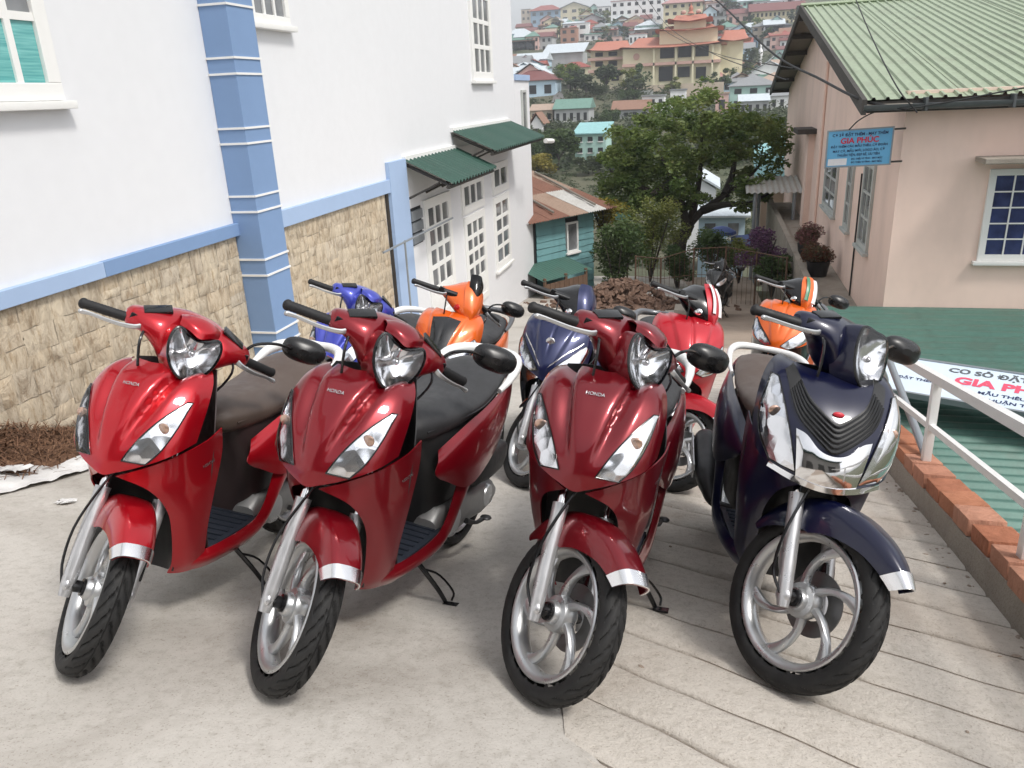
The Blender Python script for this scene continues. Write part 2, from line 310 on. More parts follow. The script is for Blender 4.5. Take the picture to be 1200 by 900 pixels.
# driveway: a sheet of dirt-dark base, a smooth slab on the left and separately cast strips with open joints on the right
ys = np.concatenate([np.linspace(-9, 17, 80), np.linspace(17.3, 24, 12)])
drive = tag(MB().grid(np.array([[(x, y, gzb(y)-.014) for x in np.linspace(-4.5, 1.2, 14)] for y in ys])).build('driveway', 'groove_dirt', sharp=180), kind='structure')
xb = lambda y: -.30+.07*math.sin(y*2.1)+.04*math.sin(y*5.3+1)+.02*math.sin(y*13.7)+.012*math.sin(y*31)+(.0 if y < 6 else -.25*(y-6)/10)
G = []
for y in np.concatenate([np.linspace(-9, 1, 12), np.linspace(1.05, 9, 160), np.linspace(9.3, 24, 40)]):
    b = xb(y); G.append([(x, y, gzb(y)+.004*math.sin(x*3+y)*math.sin(y*2.3)+.002*math.sin(9*x+7*y)-(.006 if x > b-.01 else 0)) for x in np.concatenate([np.linspace(-4.5, b-.06, 34), [b-.02, b+.05]])])
MB().grid(np.array(G)).build('smooth_slab', 'concrete_smooth', drive, sharp=180)
def gline(k, x):                      # joint k of the cast ramp
    c = -.6+.245*k; s = np.interp(c, [1, 3, 8], [-.58, -.44, -.28]); return c+s*(x-.5)+.004*math.sin(11*x+k*2.7)+.003*math.sin(23*x+k*5.1)
for k in range(0, 44):
    X = np.concatenate([np.linspace(0, 1, 40)]); A, B = [], []
    for u in X:
        gp = .010*min(1, u*4+.1)*(1+.4*math.sin(17*u+3*k)); e_ = []
        for kk in (k, k+1):
            x0 = -.3
            for _ in range(8): x0 = xb(gline(kk, x0))+.002
            e_.append(x0+(1.10-x0)*u)
        A.append((e_[0], gline(k, e_[0])+gp*.5)); B.append((e_[1], gline(k+1, e_[1])-gp*.5))
    rows = []; dz = RNG.uniform(-.002, .003)
    for t in (0, .08, .3, .5, .7, .92, 1):
        rows.append([(a[0]*(1-t)+b[0]*t, a[1]*(1-t)+b[1]*t, gzb(a[1]*(1-t)+b[1]*t)+dz+(-.009 if t in (0, 1) else .001*math.sin(9*a[0]+k))) for a, b in zip(A, B)])
    lo = [[(p[0], p[1], p[2]-.012) for p in rows[0]]]; hi = [[(p[0], p[1], p[2]-.012) for p in rows[-1]]]
    MB().grid(np.array(lo+rows+hi)).build('concrete_strip', 'concrete_rough', drive, sharp=70)
# ================================================================== brick kerb, retaining wall and railing
kerb = empty('brick_kerb', (1.15, 3, gz(3))); tag(kerb, 'low kerb of orange clay bricks along the ramp edge', 'kerb')
loc = np.array(kerb.location)
ky = np.linspace(-1, 16, 60)
S = [[(1.055, y, gzb(y)-.02), (1.215, y, gzb(y)-.02), (1.215, y, gzb(y)+.118), (1.062, y, gzb(y)+.118)] for y in ky]; MB().loft([[(p[0]-loc[0], p[1]-loc[1], p[2]-loc[2]) for p in q] for q in S]).build('mortar_bed', 'kerb_mortar', kerb, sharp=30)
sa = math.atan(.2); y = .6; nb = 0; bmesh_cache = []
for v_ in range(5):
    m = MB(); L_, W_, H_ = .198+.004*v_, .145, .075; x0, x1 = -W_/2, W_/2
    m.box((0, 0, 0), (W_, L_, H_)); o_ = m.build('brick', 'brick_clay', kerb, bevel=.006); bmesh_cache.append(o_.data); bpy.data.objects.remove(o_)
while y < 14:
    dz = RNG.uniform(-.006, .006); o_ = bpy.data.objects.new('brick', bmesh_cache[nb % 5]); COL.objects.link(o_); o_.parent = kerb
    o_.location = (1.137+RNG.uniform(-.006, .006)-loc[0], y-loc[1], gz(y)+.152+dz-loc[2]); o_.rotation_euler = (-sa+RNG.uniform(-.02, .02), RNG.uniform(-.02, .02), RNG.uniform(-.03, .03)); y += .222; nb += 1
ret = tag(MB().loft([[(1.13, y, -6), (1.225, y, -6), (1.225, y, gzb(y)+.05), (1.13, y, gzb(y)+.05)] for y in np.linspace(-3, 16, 30)]).build('retaining_wall', 'kerb_mortar', sharp=30), 'grey mortar retaining wall under the brick kerb and railing', 'wall')
rail = empty('railing', (1.2, 3, gz(3)+.05)); tag(rail, 'white painted steel railing on the brick kerb', 'railing'); loc = np.array(rail.location)
rx0 = 1.135
def railbar(h, name, w, t): 
    return MB().loft([[(rx0+a*w/2-loc[0], y-loc[1], gzb(y)+h+b*t/2-loc[2]) for a, b in ((-1, -1), (1, -1), (1, 1), (-1, 1))] for y in np.linspace(.5, 6.85, 20)]).build(name, 'rail_white', rail, bevel=0, sharp=30)
railbar(.645, 'top_rail', .042, .045); railbar(.385, 'middle_rail', .028, .032)
for y in (1.5, 2.79, 4.12, 5.45, 6.8):
    MB().box((rx0-loc[0], y-loc[1], gz(y)+.37-loc[2]), (.04, .05, .52)).build('post', 'rail_white', rail, bevel=.003)
MB().tube([(rx0+.02-loc[0], 4.2-loc[1], gz(4.2)+.20-loc[2]), (rx0+.05-loc[0], 5.4-loc[1], gz(5.4)+.55-loc[2])], .022, 10).build('brace_pipe', 'pipe_grey', rail)
# ================================================================== windows and doors
def slab(P, N_, t):                   # quad corners P extruded by N_*t
    P = np.array(P, float); N_ = np.array(N_, float); return np.concatenate([P, P+N_*t])
class Frame:                          # local wall frame: origin O, u along, v up, n outwards
    def __init__(s, O, u, n, v=(0, 0, 1)): s.O = np.array(O, float); s.u = unit(u); s.v = unit(v); s.n = unit(n)
    def p(s, a, b, c=0): return s.O+s.u*a+s.v*b+s.n*c
    def box(s, m, a0, a1, b0, b1, c0, c1): return m.hexa([s.p(a0, b0, c0), s.p(a1, b0, c0), s.p(a1, b1, c0), s.p(a0, b1, c0), s.p(a0, b0, c1), s.p(a1, b0, c1), s.p(a1, b1, c1), s.p(a0, b1, c1)])
def opening(fr, par, a0, a1, b0, b1, cols, rows, kind='window', fw=.06, mw=.028, fmat='trim_white', glass='window_glass', sill=True, off=(0, 0, 0), solid=0.0, arch=False, bar='muntin'):
    T0 = np.array(off); f2 = Frame(fr.O-T0, fr.u, fr.n, fr.v); m = MB()
    f2.box(m, a0, a1, b1-fw, b1, -.02, .045); f2.box(m, a0, a1, b0, b0+fw, -.02, .045); f2.box(m, a0, a0+fw, b0+fw, b1-fw, -.02, .045); f2.box(m, a1-fw, a1, b0+fw, b1-fw, -.02, .045)
    w = m.build(kind, fmat, par, smooth=False, bevel=.006); bb = b0+fw
    if solid:
        m = MB(); f2.box(m, a0+fw, a1-fw, bb, bb+solid, -.01, .028); m.build('bottom_panel', fmat, w, bevel=.006); bb += solid
    if glass:
        cw = (a1-a0-2*fw)/cols; rh = (b1-fw-bb)/rows
        for i in range(cols):
            for j in range(rows):
                m = MB(); f2.box(m, a0+fw+cw*i+.002, a0+fw+cw*(i+1)-.002, bb+rh*j+.002, bb+rh*(j+1)-.002, .006, .017); m.build('pane', glass if not isinstance(glass, list) else glass[j % len(glass)], w, smooth=False)
        for i in range(1, cols):
            m = MB(); x = a0+fw+cw*i; f2.box(m, x-mw/2, x+mw/2, bb, b1-fw, .010, .034); m.build(bar, fmat, w, smooth=False)
        for j in range(1, rows):
            m = MB(); z = bb+rh*j; f2.box(m, a0+fw, a1-fw, z-mw/2, z+mw/2, .010, .032); m.build(bar, fmat, w, smooth=False)
    if sill: m = MB(); f2.box(m, a0-.05, a1+.05, b0-.055, b0-.003, -.01, .09); m.build('sill', fmat, w, bevel=.005)
    return w
# ================================================================== white house with blue trim (left)
WX = -4.30; HO = np.array((WX, 8, -3.0)); house = empty('white_house', HO); tag(house, 'white rendered house with sky-blue trim and stone-clad base', 'house')
fh = Frame((WX, 0, 0), (0, 1, 0), (1, 0, 0)); lf = Frame((WX, 0, 0)-HO, (0, 1, 0), (1, 0, 0))
def hb(name, mat, a0, a1, b0, b1, c0, c1, par=house, bevel=0, fr=lf): m = MB(); fr.box(m, a0, a1, b0, b1, c0, c1); return m.build(name, mat, par, smooth=False, bevel=bevel)
hb('wall', 'wall_white', -6, 17.95, -5.6, 4.4, -.30, 0); hb('end_wall', 'wall_white', 17.65, 17.95, -5.6, 4.4, -8, -.305); hb('rear_wall', 'wall_white', -6, 17.95, -5.6, 4.4, -8.3, -8.01); hb('front_end_wall', 'wall_white', -6.3, -6.01, -5.6, 4.4, -8, 0); hb('flat_roof', 'wall_white', -6.3, 18.2, 4.41, 4.6, -8.4, .35)
BT, BB = -1.0, -1.112                 # blue band
hb('blue_band', 'wall_blue_pale', -6, 4.80, BB, BT, .002, .055, bevel=.004); hb('blue_band', 'wall_blue', 4.803, 6.57, BB, BT, .002, .055, bevel=.004); hb('blue_band', 'wall_blue_pale', 7.0, 10.30, BB-.06, BT, .002, .055, bevel=.004)
hb('blue_pilaster', 'wall_blue_pale', 10.303, 10.95, -4.2, -.78, .002, .06, bevel=.004)
hb('mortar_backing', 'mortar', -2, 6.565, -3.2, BB, .001, .004); hb('mortar_backing', 'mortar', 7.003, 10.16, -3.6, BB-.06, .001, .004); hb('panel_edge', 'timber_dark', 10.19, 10.21, -3.7, BB-.06, .004, .05)
def stones(y0, y1, ztop, zb, seed, cw, rh):
    rng = np.random.default_rng(seed); R0 = []
    def split(a, b, c, d):            # irregular ashlar: cut the panel again and again at uneven places
        w, h = b-a, d-c
        if w < rng.uniform(cw[0], cw[1]) and h < rng.uniform(rh[0], rh[1]): R0.append((a, b, c, d)); return
        t = rng.uniform(.34, .66)
        if w*.75 > h: split(a, a+w*t, c, d); split(a+w*t, b, c, d)
        else: split(a, b, c, c+h*t); split(a, b, c+h*t, d)
    split(y0, y1, -3.25, ztop)
    for (a, b, z0, z1) in R0:
        if z1 < zb(b)-.05: continue
        a, b, z0, z1 = a+.0005, b-.0005, z0+.0005, z1-.0005; h = z1-z0
        nu, nv = max(3, int((b-a)/.05)), max(3, int(h/.045)); U = np.linspace(0, 1, nu+1); V_ = np.linspace(0, 1, nv+1); G = []
        base = rng.uniform(.012, .019); tl = rng.uniform(-.006, .006, 2); cj = rng.uniform(-.006, .006, (4, 2))
        for v in V_:
            row = []
            for u in U:
                d = base+tl[0]*(u-.5)+tl[1]*(v-.5)+rng.normal()*.0025 if 0 < u < 1 and 0 < v < 1 else .0085
                bl = lambda i: cj[0, i]*(1-u)*(1-v)+cj[1, i]*u*(1-v)+cj[2, i]*u*v+cj[3, i]*(1-u)*v
                row.append(lf.p(a+(b-a)*u+bl(0)+rng.normal()*.003, z0+h*v+bl(1)*(z1 < ztop-.02)+rng.normal()*.003, d))
            G.append(row)
        MB().grid(np.array(G)).build('stone', 'cladding_stone', house, sharp=60)
    return len(R0)
n1 = stones(1.2, 6.56, BB, lambda y: gz(y), 3, (.22, .40), (.15, .26)); n2 = stones(7.01, 10.17, BB-.06, lambda y: gz(y), 4, (.24, .40), (.17, .28))
# striped corner pillar
zs = [.83, .41, .28, -.17, -.30, -.76, -.90, -1.34, -1.49, -2.05, -2.19, -3.2]; pz = [4.4, 1.98, 1.85, 1.41, 1.28, .96]+zs
pil = hb('pillar', 'wall_blue', 6.57, 7.0, -3.4, 4.4, .001, .27, bevel=.006)
for z in pz[1:-1]:
    m = MB(); f2 = lf; f2.box(m, 6.560, 7.010, z-.009, z+.009, .003, .280); m.build('white_line', 'trim_white', pil, smooth=False)
hb('wall_return', 'wall_white', 10.95, 17.94, -5.0, -.80, .001, .012)
# windows and doors on the long wall
ho = tuple(HO)
opening(fh, house, 3.05, 4.80, .10, 1.9, 7, 4, off=ho, glass=['teal_glass', 'window_glass', 'window_glass', 'window_glass'], fw=.11, mw=.05); opening(fh, house, 7.15, 8.10, .76, 2.0, 4, 3, off=ho, fw=.08, mw=.035)
opening(fh, house, 14.72, 16.10, .28, 2.3, 3, 4, off=ho, fw=.15, mw=.075)
opening(fh, house, 11.60, 12.90, -3.45, -1.45, 3, 4, 'door', off=ho, fw=.15, mw=.075, solid=.45, sill=False); opening(fh, house, 13.60, 14.95, -3.75, -2.02, 3, 4, 'door', off=ho, fw=.14, mw=.075, solid=.40, sill=False); opening(fh, house, 13.55, 15.0, -1.97, -1.36, 3, 1, off=ho, fw=.14, mw=.075, sill=False)
opening(fh, house, 15.65, 16.95, -3.42, -1.93, 2, 4, off=ho, fw=.14, mw=.075); opening(fh, house, 15.65, 16.95, -1.88, -1.27, 2, 1, off=ho, fw=.14, mw=.075, sill=False)
for k in range(3): m = MB(); lf.box(m, 11.03, 11.48, -2.02+.17*k, -1.88+.17*k, .005, .05); m.build('vent_louvre', 'pipe_grey', house, smooth=False)
hb('vent_recess', 'interior_dark', 11.0, 11.5, -2.05, -1.50, .002, .014)
def awning(y0, y1, zt, out, drop, lift=0):
    rows = []; P = .16; npt = int((y1-y0)/P)*6
    for t in np.linspace(0, 1, 6): rows.append([lf.p(y, zt-drop*t+.024*math.sin((y-y0)/P*2*math.pi), .02+out*t) for y in np.linspace(y0, y1, npt)])
    a = MB().grid(np.array(rows)).build('awning', 'sheet_dark_green', house, sharp=60); m = MB(); lf.box(m, y0, y1, zt-.02, zt+.05, .001, .05); m.build('flashing', 'trim_white', a, smooth=False)
    for y in np.linspace(y0+.06, y1-.06, 4):
        MB().tube([lf.p(y, zt-.07, .03), lf.p(y, zt-drop-.03, out-.04)], .025, 6).build('rafter', 'timber_dark', a); MB().tube([lf.p(y, zt-.55, .02), lf.p(y, zt-drop*.8-.06, out*.72)], .018, 6).build('bracket', 'timber_dark', a)
    MB().tube([lf.p(y0, zt-drop-.05, out-.06), lf.p(y1, zt-drop-.05, out-.06)], .03, 6).build('purlin', 'timber_dark', a)
awning(10.95, 13.4, -.80, .72, .34); awning(13.25, 17.3, -.52, .76, .34)
MB().tube([lf.p(17.3, -.95, .80), lf.p(18.1, -1.0, .80)], .05, 8).build('gutter_pipe', 'trim_white', house)
annex = tag(MB().box((-5.35, 18.72, -2.4), (2.1, 1.5, 5.6)).build('white_annex', 'wall_white', smooth=False, bevel=.01), 'plain white annexe block rising just beyond the white house', 'building')
opening(Frame((-4.30, 0, 0), (0, 1, 0), (1, 0, 0)), annex, 18.55, 19.0, -.85, .1, 1, 1, fmat='frame_grey')
MB().box((-4.29, 18.72, .36), (.05, 1.45, .12)).build('coping', 'wall_blue_pale', annex, smooth=False)
# clothes pole by the wall
pole = empty('clothes_pole', (-3.95, 9.9, gz(9.9))); tag(pole, 'thin grey metal pole with crossbar against the stone panel', 'pole'); pl = np.array(pole.location)
MB().tube([(0, 0, 0), (0, 0, 1.42)], .014, 8).build('upright', 'pipe_grey', pole); MB().tube([np.array((-.0, -.75, 1.40)), np.array((0, 2.1, 1.40))], .015, 8).build('crossbar', 'pipe_grey', pole)
# ================================================================== hay, plastic sheet, litter
def on_ground(px, py):
    d = ray(px, py); y = .5
    while y < 26:
        if d[2]*y/d[1] < gz(y): return np.array((d[0]*y/d[1], y, gz(y)))
        y += .01
    return d*26/d[1]
rng = np.random.default_rng(11); V, F = [], []
for k in range(5200):
    y = rng.uniform(2.3, 5.1); w = .62*math.sin(max(0, min(1, (y-2.2)/3.0))*math.pi)**.5; x = WX+.06+abs(rng.normal())*.28*w*1.4
    if x > WX+.85: continue
    hgt = .24*math.exp(-((x-WX-.1)/.38)**2)*(.6+.4*math.sin(y*4.1)*math.sin(y*1.7+1)); c = np.array((x, y, gz(y)+rng.uniform(0, 1)**.6*max(.02, hgt))); a, b = rng.uniform(0, 6.28), rng.normal()*.45; l = rng.uniform(.05, .19); d = np.array((math.cos(a)*math.cos(b), math.sin(a)*math.cos(b), math.sin(b)))*l/2; s = unit(np.cross(d, (0.1, .2, 1)))*rng.uniform(.0015, .004); bend = np.array((0, 0, rng.uniform(0, .03)))
    o = len(V); V += [c-d-s, c-d+s, c+s*1.3+bend, c-s*1.3+bend, c+d+s*.4, c+d-s*.4]; F += [(o, o+1, o+2, o+3), (o+3, o+2, o+4, o+5)]
hay = MB().add(V, F)
G = []
for y in np.linspace(2.2, 5.2, 40): G.append([(WX+.02+.85*t, y, gz(y)-.01+.20*math.exp(-((.85*t-.05)/.36)**2)*max(0, math.sin(max(0, min(1, (y-2.2)/3.0))*math.pi))**.5*(.65+.35*math.sin(y*4.1)*math.sin(y*1.7+1))) for t in np.linspace(0, 1, 14)])
hay.grid(np.array(G)); tag(hay.build('hay_pile', 'straw', sharp=180), 'heap of dry brown hay against the stone wall', 'hay', kind='stuff')
edge = [(-.30, 590), (0, 578), (30, 580), (60, 566), (85, 548), (108, 545), (135, 535)]; G = []
pts = crv([on_ground(a, b) for a, b in [(-40, 592), (0, 582), (45, 570), (72, 563), (105, 552), (140, 540)]], 40); pt2 = crv([on_ground(a, b) for a, b in [(-40, 556), (0, 560), (35, 548), (70, 550), (100, 536), (140, 520)]], 40)
for t in np.linspace(0, 1, 9): G.append([a*(1-t)+b*t+np.array((0, 0, .010+.012*math.sin(i*.31+t*3)**2+.014*math.sin(i*.13+1)**2*t+.006*rng.random())) for i, (a, b) in enumerate(zip(pts, pt2))])
tag(MB().grid(np.array(G), .001).build('plastic_sheet', 'plastic_sheet', sharp=60), 'crumpled white plastic sheet lying beside the hay heap', 'plastic sheet')
for (px, py, s, lb) in [(80, 590, .06, 'small torn scrap of white paper on the concrete before the plastic sheet'), (22, 560, .12, 'folded white plastic bag half buried in the hay')]:
    c = on_ground(px, py); n = 7; G = np.array([[(c[0]+s*1.6*(i/n-.5)+.01*rng.normal(), c[1]+s*(j/n-.5)+.01*rng.normal(), gz(c[1]+s*(j/n-.5))+.006+.012*rng.random()+(.05 if 'bag' in lb else 0)) for i in range(n)] for j in range(n)]); tag(MB().grid(G, .001).build('paper_scrap', 'plastic_sheet', sharp=50), lb, 'litter')
m = MB()
for k in range(150):
    y = rng.uniform(1.6, 8); x = 1.06-abs(rng.normal())*.07 if k < 125 else rng.uniform(-.2, 1.0); s = rng.uniform(.003, .010); m.blob((x, y, gz(y)+s*.2), (s*2*rng.uniform(.7, 2.2), s*2, s*.8), 6, 4, np.array(Matrix.Rotation(rng.uniform(0, 3), 3, 'Z')))
tag(m.build('leaf_litter', 'groove_dirt'), 'scattered dark crumbs of dirt and leaves along the kerb', 'litter', kind='stuff')
# ================================================================== green sheds below the ramp, lying signboard
def corrugated(x0, x1, y0, y1, z0, z1, pitch, amp, along='x', thick=.0, n=6):
    m = MB(); cnt = int((y1-y0)/pitch*6) if along == 'x' else int((x1-x0)/pitch*6); G = []
    if along == 'x':
        for x in np.linspace(x0, x1, n):
            G.append([(x, y, z0+(z1-z0)*(y-y0)/(y1-y0)+amp*math.sin(y/pitch*2*math.pi)) for y in np.linspace(y0, y1, cnt)])
    return m.grid(np.array(G)[:, ::-1])
shedA = empty('green_shed', (4, 10.5, -5.3)); tag(shedA, 'shed with flat green corrugated roof against the pink house', 'shed'); la = np.array(shedA.location)
for k in range(6):
    x0 = 1.55+k*1.3; corrugated(x0, x0+1.33, 9.62, 11.98, -3.33+.003*(k % 2), -3.085+.003*(k % 2), .20, .013).xf(Matrix.Translation(-Vector(la))).build('roof_sheet', 'sheet_green', shedA, sharp=80)
MB().box((5.4-la[0], 10.8-la[1], -4.35-la[2]), (7.5, 2.1, 1.85)).build('wall', 'interior_dark', shedA, smooth=False)
shedB = empty('green_shed', (4, 7, -5.3)); tag(shedB, 'lower shed with ribbed green roof just under the brick kerb', 'shed'); lb_ = np.array(shedB.location)
for k in range(6):
    x0 = 1.235+k*1.1; corrugated(x0, x0+1.13, 3.0, 9.55, -3.95+.003*(k % 2), -3.55+.003*(k % 2), .16, .030).xf(Matrix.Translation(-Vector(lb_))).build('roof_sheet', 'sheet_green', shedB, sharp=80)
MB().box((4.7-lb_[0], 6.2-lb_[1], -4.7-lb_[2]), (6.4, 6.0, 1.2)).build('wall', 'interior_dark', shedB, smooth=False)
# big pale signboard lying tilted over the joint of the two roofs
c0 = onz(1035, 424, -3.12); c1 = onz(1200, 449, -3.12); c2 = onz(1037, 455, -3.22); uu = unit(c1-c0); vv = c0-c2; vv = unit(vv-uu*np.dot(vv, uu)); nn = np.cross(uu, vv); Hs = .80; Ls = 4.2
sb = empty('fallen_signboard', c2); tag(sb, 'pale blue signboard with red and grey lettering lying on the green roofs', 'signboard')
q = [np.zeros(3)-uu*.15, uu*Ls, uu*Ls+vv*Hs, vv*Hs-uu*.15]; m = MB(); m.hexa([p-nn*.05 for p in q]+[p for p in q]); m.build('board', 'sign_pale', sb, smooth=False, bevel=.006)
fs = Frame((0, 0, 0), uu, nn, vv)
for (a0, a1, b0, b1) in ((-.15, Ls, -.03, .0), (-.15, Ls, Hs, Hs+.03)): m = MB(); fs.box(m, a0, a1, b0, b1, -.055, .012); m.build('frame_bar', 'pipe_grey', sb, smooth=False)
def lay(txt, a, b, size, mat, par, fr, name='lettering', sx=1.0, bold=.004, d=.004, left=False):
    V, F = text_mesh(txt, size, bold); x = V[:, :1]-(V[:, 0].min() if left else 0); P_ = fr.O+(a+x*sx)*fr.u+(b+V[:, 1:2])*fr.v+fr.n*d; return MB().add(P_, F).build(name, mat, par, smooth=False)
for (t, a, b, s_, mt, bo) in (('CƠ SỞ ĐẶT THÊU', .50, .66, .14, 'ink_grey', .005), ('GIA PHÚC', .60, .44, .22, 'ink_pink', .010), ('ĐẶT THÊM', .05, .32, .075, 'ink_navy', .002), ('MẪU THÊU', .86, .24, .085, 'ink_navy', .002), ('THUẬN TIỆN', .92, .11, .085, 'ink_navy', .002)): lay(t, a, b, s_, mt, sb, fs, sx=1.05, bold=bo, left=True)
m = MB(); m.add([fs.p(.12+.08*math.cos(t), .66+.08*math.sin(t), .004) for t in np.linspace(0, 6.283, 24, endpoint=False)], [tuple(range(24))]); m.build('round_mark', 'ink_pink', sb, smooth=False)
# ================================================================== pink house (right)
PO = np.array((2.45, 12.0, -3.6)); pink = empty('pink_house', PO); tag(pink, 'pink rendered house under a pale green ribbed roof', 'house')
def pb(name, mat, lo, hi, par=pink, bevel=0): lo, hi = np.array(lo), np.array(hi); return MB().box((lo+hi)/2-PO, hi-lo).build(name, mat, par, smooth=False, bevel=bevel)
pb('front_wall', 'wall_pink', (2.45, 12.0, -5.4), (13, 12.25, -.18)); pb('side_wall', 'wall_pink', (2.45, 12.251, -6.6), (2.70, 30.6, -.22)); pb('rear_wall', 'wall_pink', (2.45, 30.61, -7), (13, 30.8, -.2)); pb('far_end_wall', 'wall_pink', (12.7, 12.26, -5.4), (12.99, 30.6, -.2))
RY, RZ, EY, EZ, BY = 21.8, 1.66, 11.75, -.27, 31.3
m = MB(); q = [(2.45, 12.0, -.22), (2.70, 12.0, -.22), (2.70, 30.8, -.22), (2.45, 30.8, -.22), (2.45, RY-.1, RZ-.12), (2.70, RY-.1, RZ-.12), (2.70, RY+.1, RZ-.12), (2.45, RY+.1, RZ-.12)]; m.hexa(np.array(q)-PO); m.build('gable_wall', 'wall_pink', pink, smooth=False)
prof = []; pitch = .17
def ribz(x): u = (x/pitch) % 1; return .030*(0 if u < .55 else min(1, (u-.55)/.08) if u < .8 else max(0, 1-(u-.8)/.08))
for k in range(9):
    x0 = 1.90+k*1.2; x1 = x0+1.2; xs_ = np.unique(np.concatenate([np.arange(round(x0/pitch), round(x1/pitch))*pitch+d*pitch for d in (0, .55, .63, .80, .88)])); xs_ = xs_[(xs_ >= x0-.001) & (xs_ <= x1+.001)]; xs_ = np.unique(np.concatenate([[x0], xs_, [x1]]))
    for (ya, za, yb, zb_, nm) in ((EY, EZ, RY, RZ, 'roof_sheet'), (BY, EZ+.05, RY, RZ, 'rear_roof_sheet')):
        G = np.array([[(x-PO[0], ya+(yb-ya)*t-PO[1], za+(zb_-za)*t+ribz(x)+.006*(k % 2)-PO[2]) for x in xs_] for t in (0, .33, .66, 1)]); MB().grid(G if nm == 'roof_sheet' else G[:, ::-1]).build(nm, 'sheet_pale_green', pink, smooth=False)
MB().tube([np.array((1.86, RY, RZ+.03))-PO, np.array((13, RY, RZ+.03))-PO], .10, 10, flat=.5).build('ridge_cap', 'sheet_pale_green', pink)
G = np.array([[np.array((x, EY-.07+.075*math.cos(a), EZ-.06+.075*math.sin(a)))-PO for a in np.linspace(math.pi, 2*math.pi, 9)] for x in np.linspace(1.86, 13, 6)]); MB().grid(G, .006).build('gutter', 'gutter_grey', pink)
for x in np.arange(2.6, 9, 1.0): MB().box(np.array((x, EY-.07, EZ-.07))-PO, (.03, .17, .165)).build('gutter_clip', 'gutter_grey', pink, smooth=False)
sl1 = math.atan2(RZ-EZ, RY-EY)
for (ya, za) in ((EY-.1, EZ-.04), (BY+.1, EZ)):
    P_ = [np.array((1.86, ya, za)), np.array((1.86, RY, RZ-.02))]; m = MB(); q = [(1.84, ya, za-.14), (1.90, ya, za-.14), (1.90, RY, RZ-.15), (1.84, RY, RZ-.15), (1.84, ya, za+.05), (1.90, ya, za+.05), (1.90, RY, RZ+.04), (1.84, RY, RZ+.04)]; m.hexa(np.array(q)-PO); m.build('barge_board', 'timber_dark', pink, smooth=False)
    for t in (.06, .24, .42, .60, .78, .95): y, z = ya+(RY-ya)*t, za+(RZ-za)*t; MB().box(np.array((2.17, y, z-.13))-PO, (.56, .10, .11)).build('purlin_end', 'timber_dark', pink, smooth=False)
    m = MB(); q = [(1.9, ya, za-.055), (2.46, ya, za-.055), (2.46, RY, RZ-.055), (1.9, RY, RZ-.055), (1.9, ya, za-.035), (2.46, ya, za-.035), (2.46, RY, RZ-.035), (1.9, RY, RZ-.035)]; m.hexa(np.array(q)-PO); m.build('soffit', 'timber_grey', pink, smooth=False)
pb('fascia', 'timber_dark', (1.9, EY+.02, EZ-.16), (13, EY+.05, EZ-.02)); pb('eave_soffit', 'timber_grey', (2.46, EY+.05, EZ-.10), (12.9, 12.0, EZ-.06))
pf = Frame((0, 12.0, 0), (1, 0, 0), (0, -1, 0)); ps = Frame((2.45, 0, 0), (0, 1, 0), (-1, 0, 0)); po = tuple(PO)
opening(pf, pink, 3.56, 4.85, -2.42, -1.20, 5, 5, off=po, fw=.085, mw=.018, glass='blue_pane', bar='window_bar')
pb('window_canopy', 'kerb_mortar', (3.36, 11.55, -1.10), (5.1, 11.998, -1.03), bevel=.012)
for (y0, y1, z0, z1) in ((13.55, 14.45, -2.62, -1.25), (15.5, 16.1, -2.6, -1.35), (17.4, 19.3, -2.62, -1.55)): opening(ps, pink, y0, y1, z0, z1, 2, 3, off=po, fw=.09, mw=.04, fmat='frame_grey')
pb('side_pilaster', 'wall_pink', (2.30, 22.0, -4.6), (2.45, 22.6, -1.25)); pb('pilaster_cap', 'timber_dark', (2.0, 21.7, -1.24), (2.46, 22.9, -1.12))
MB().tube([np.array((2.41, 20.4, -4.4))-PO, np.array((2.41, 20.4, .4))-PO], .035, 8).build('drain_pipe', 'wall_pink', pink); MB().tube([np.array((2.43, 14.7, -3.6))-PO, np.array((2.43, 14.7, -1.5))-PO], .015, 6).build('conduit', 'cable_black', pink)
ledge = tag(MB().loft([[(1.85, y, -7), (2.45, y, -7), (2.45, y, -3.60), (1.85, y, -3.60)] for y in np.linspace(12.3, 27, 20)]).build('ledge', 'kerb_mortar', sharp=30), 'grey concrete ledge along the side of the pink house', 'ledge')
MB().loft([[(1.72, y, -7), (1.84, y, -7), (1.84, y, -3.42), (1.72, y, -3.42)] for y in np.linspace(12.3, 27, 20)]).build('parapet', 'kerb_mortar', ledge, sharp=30)
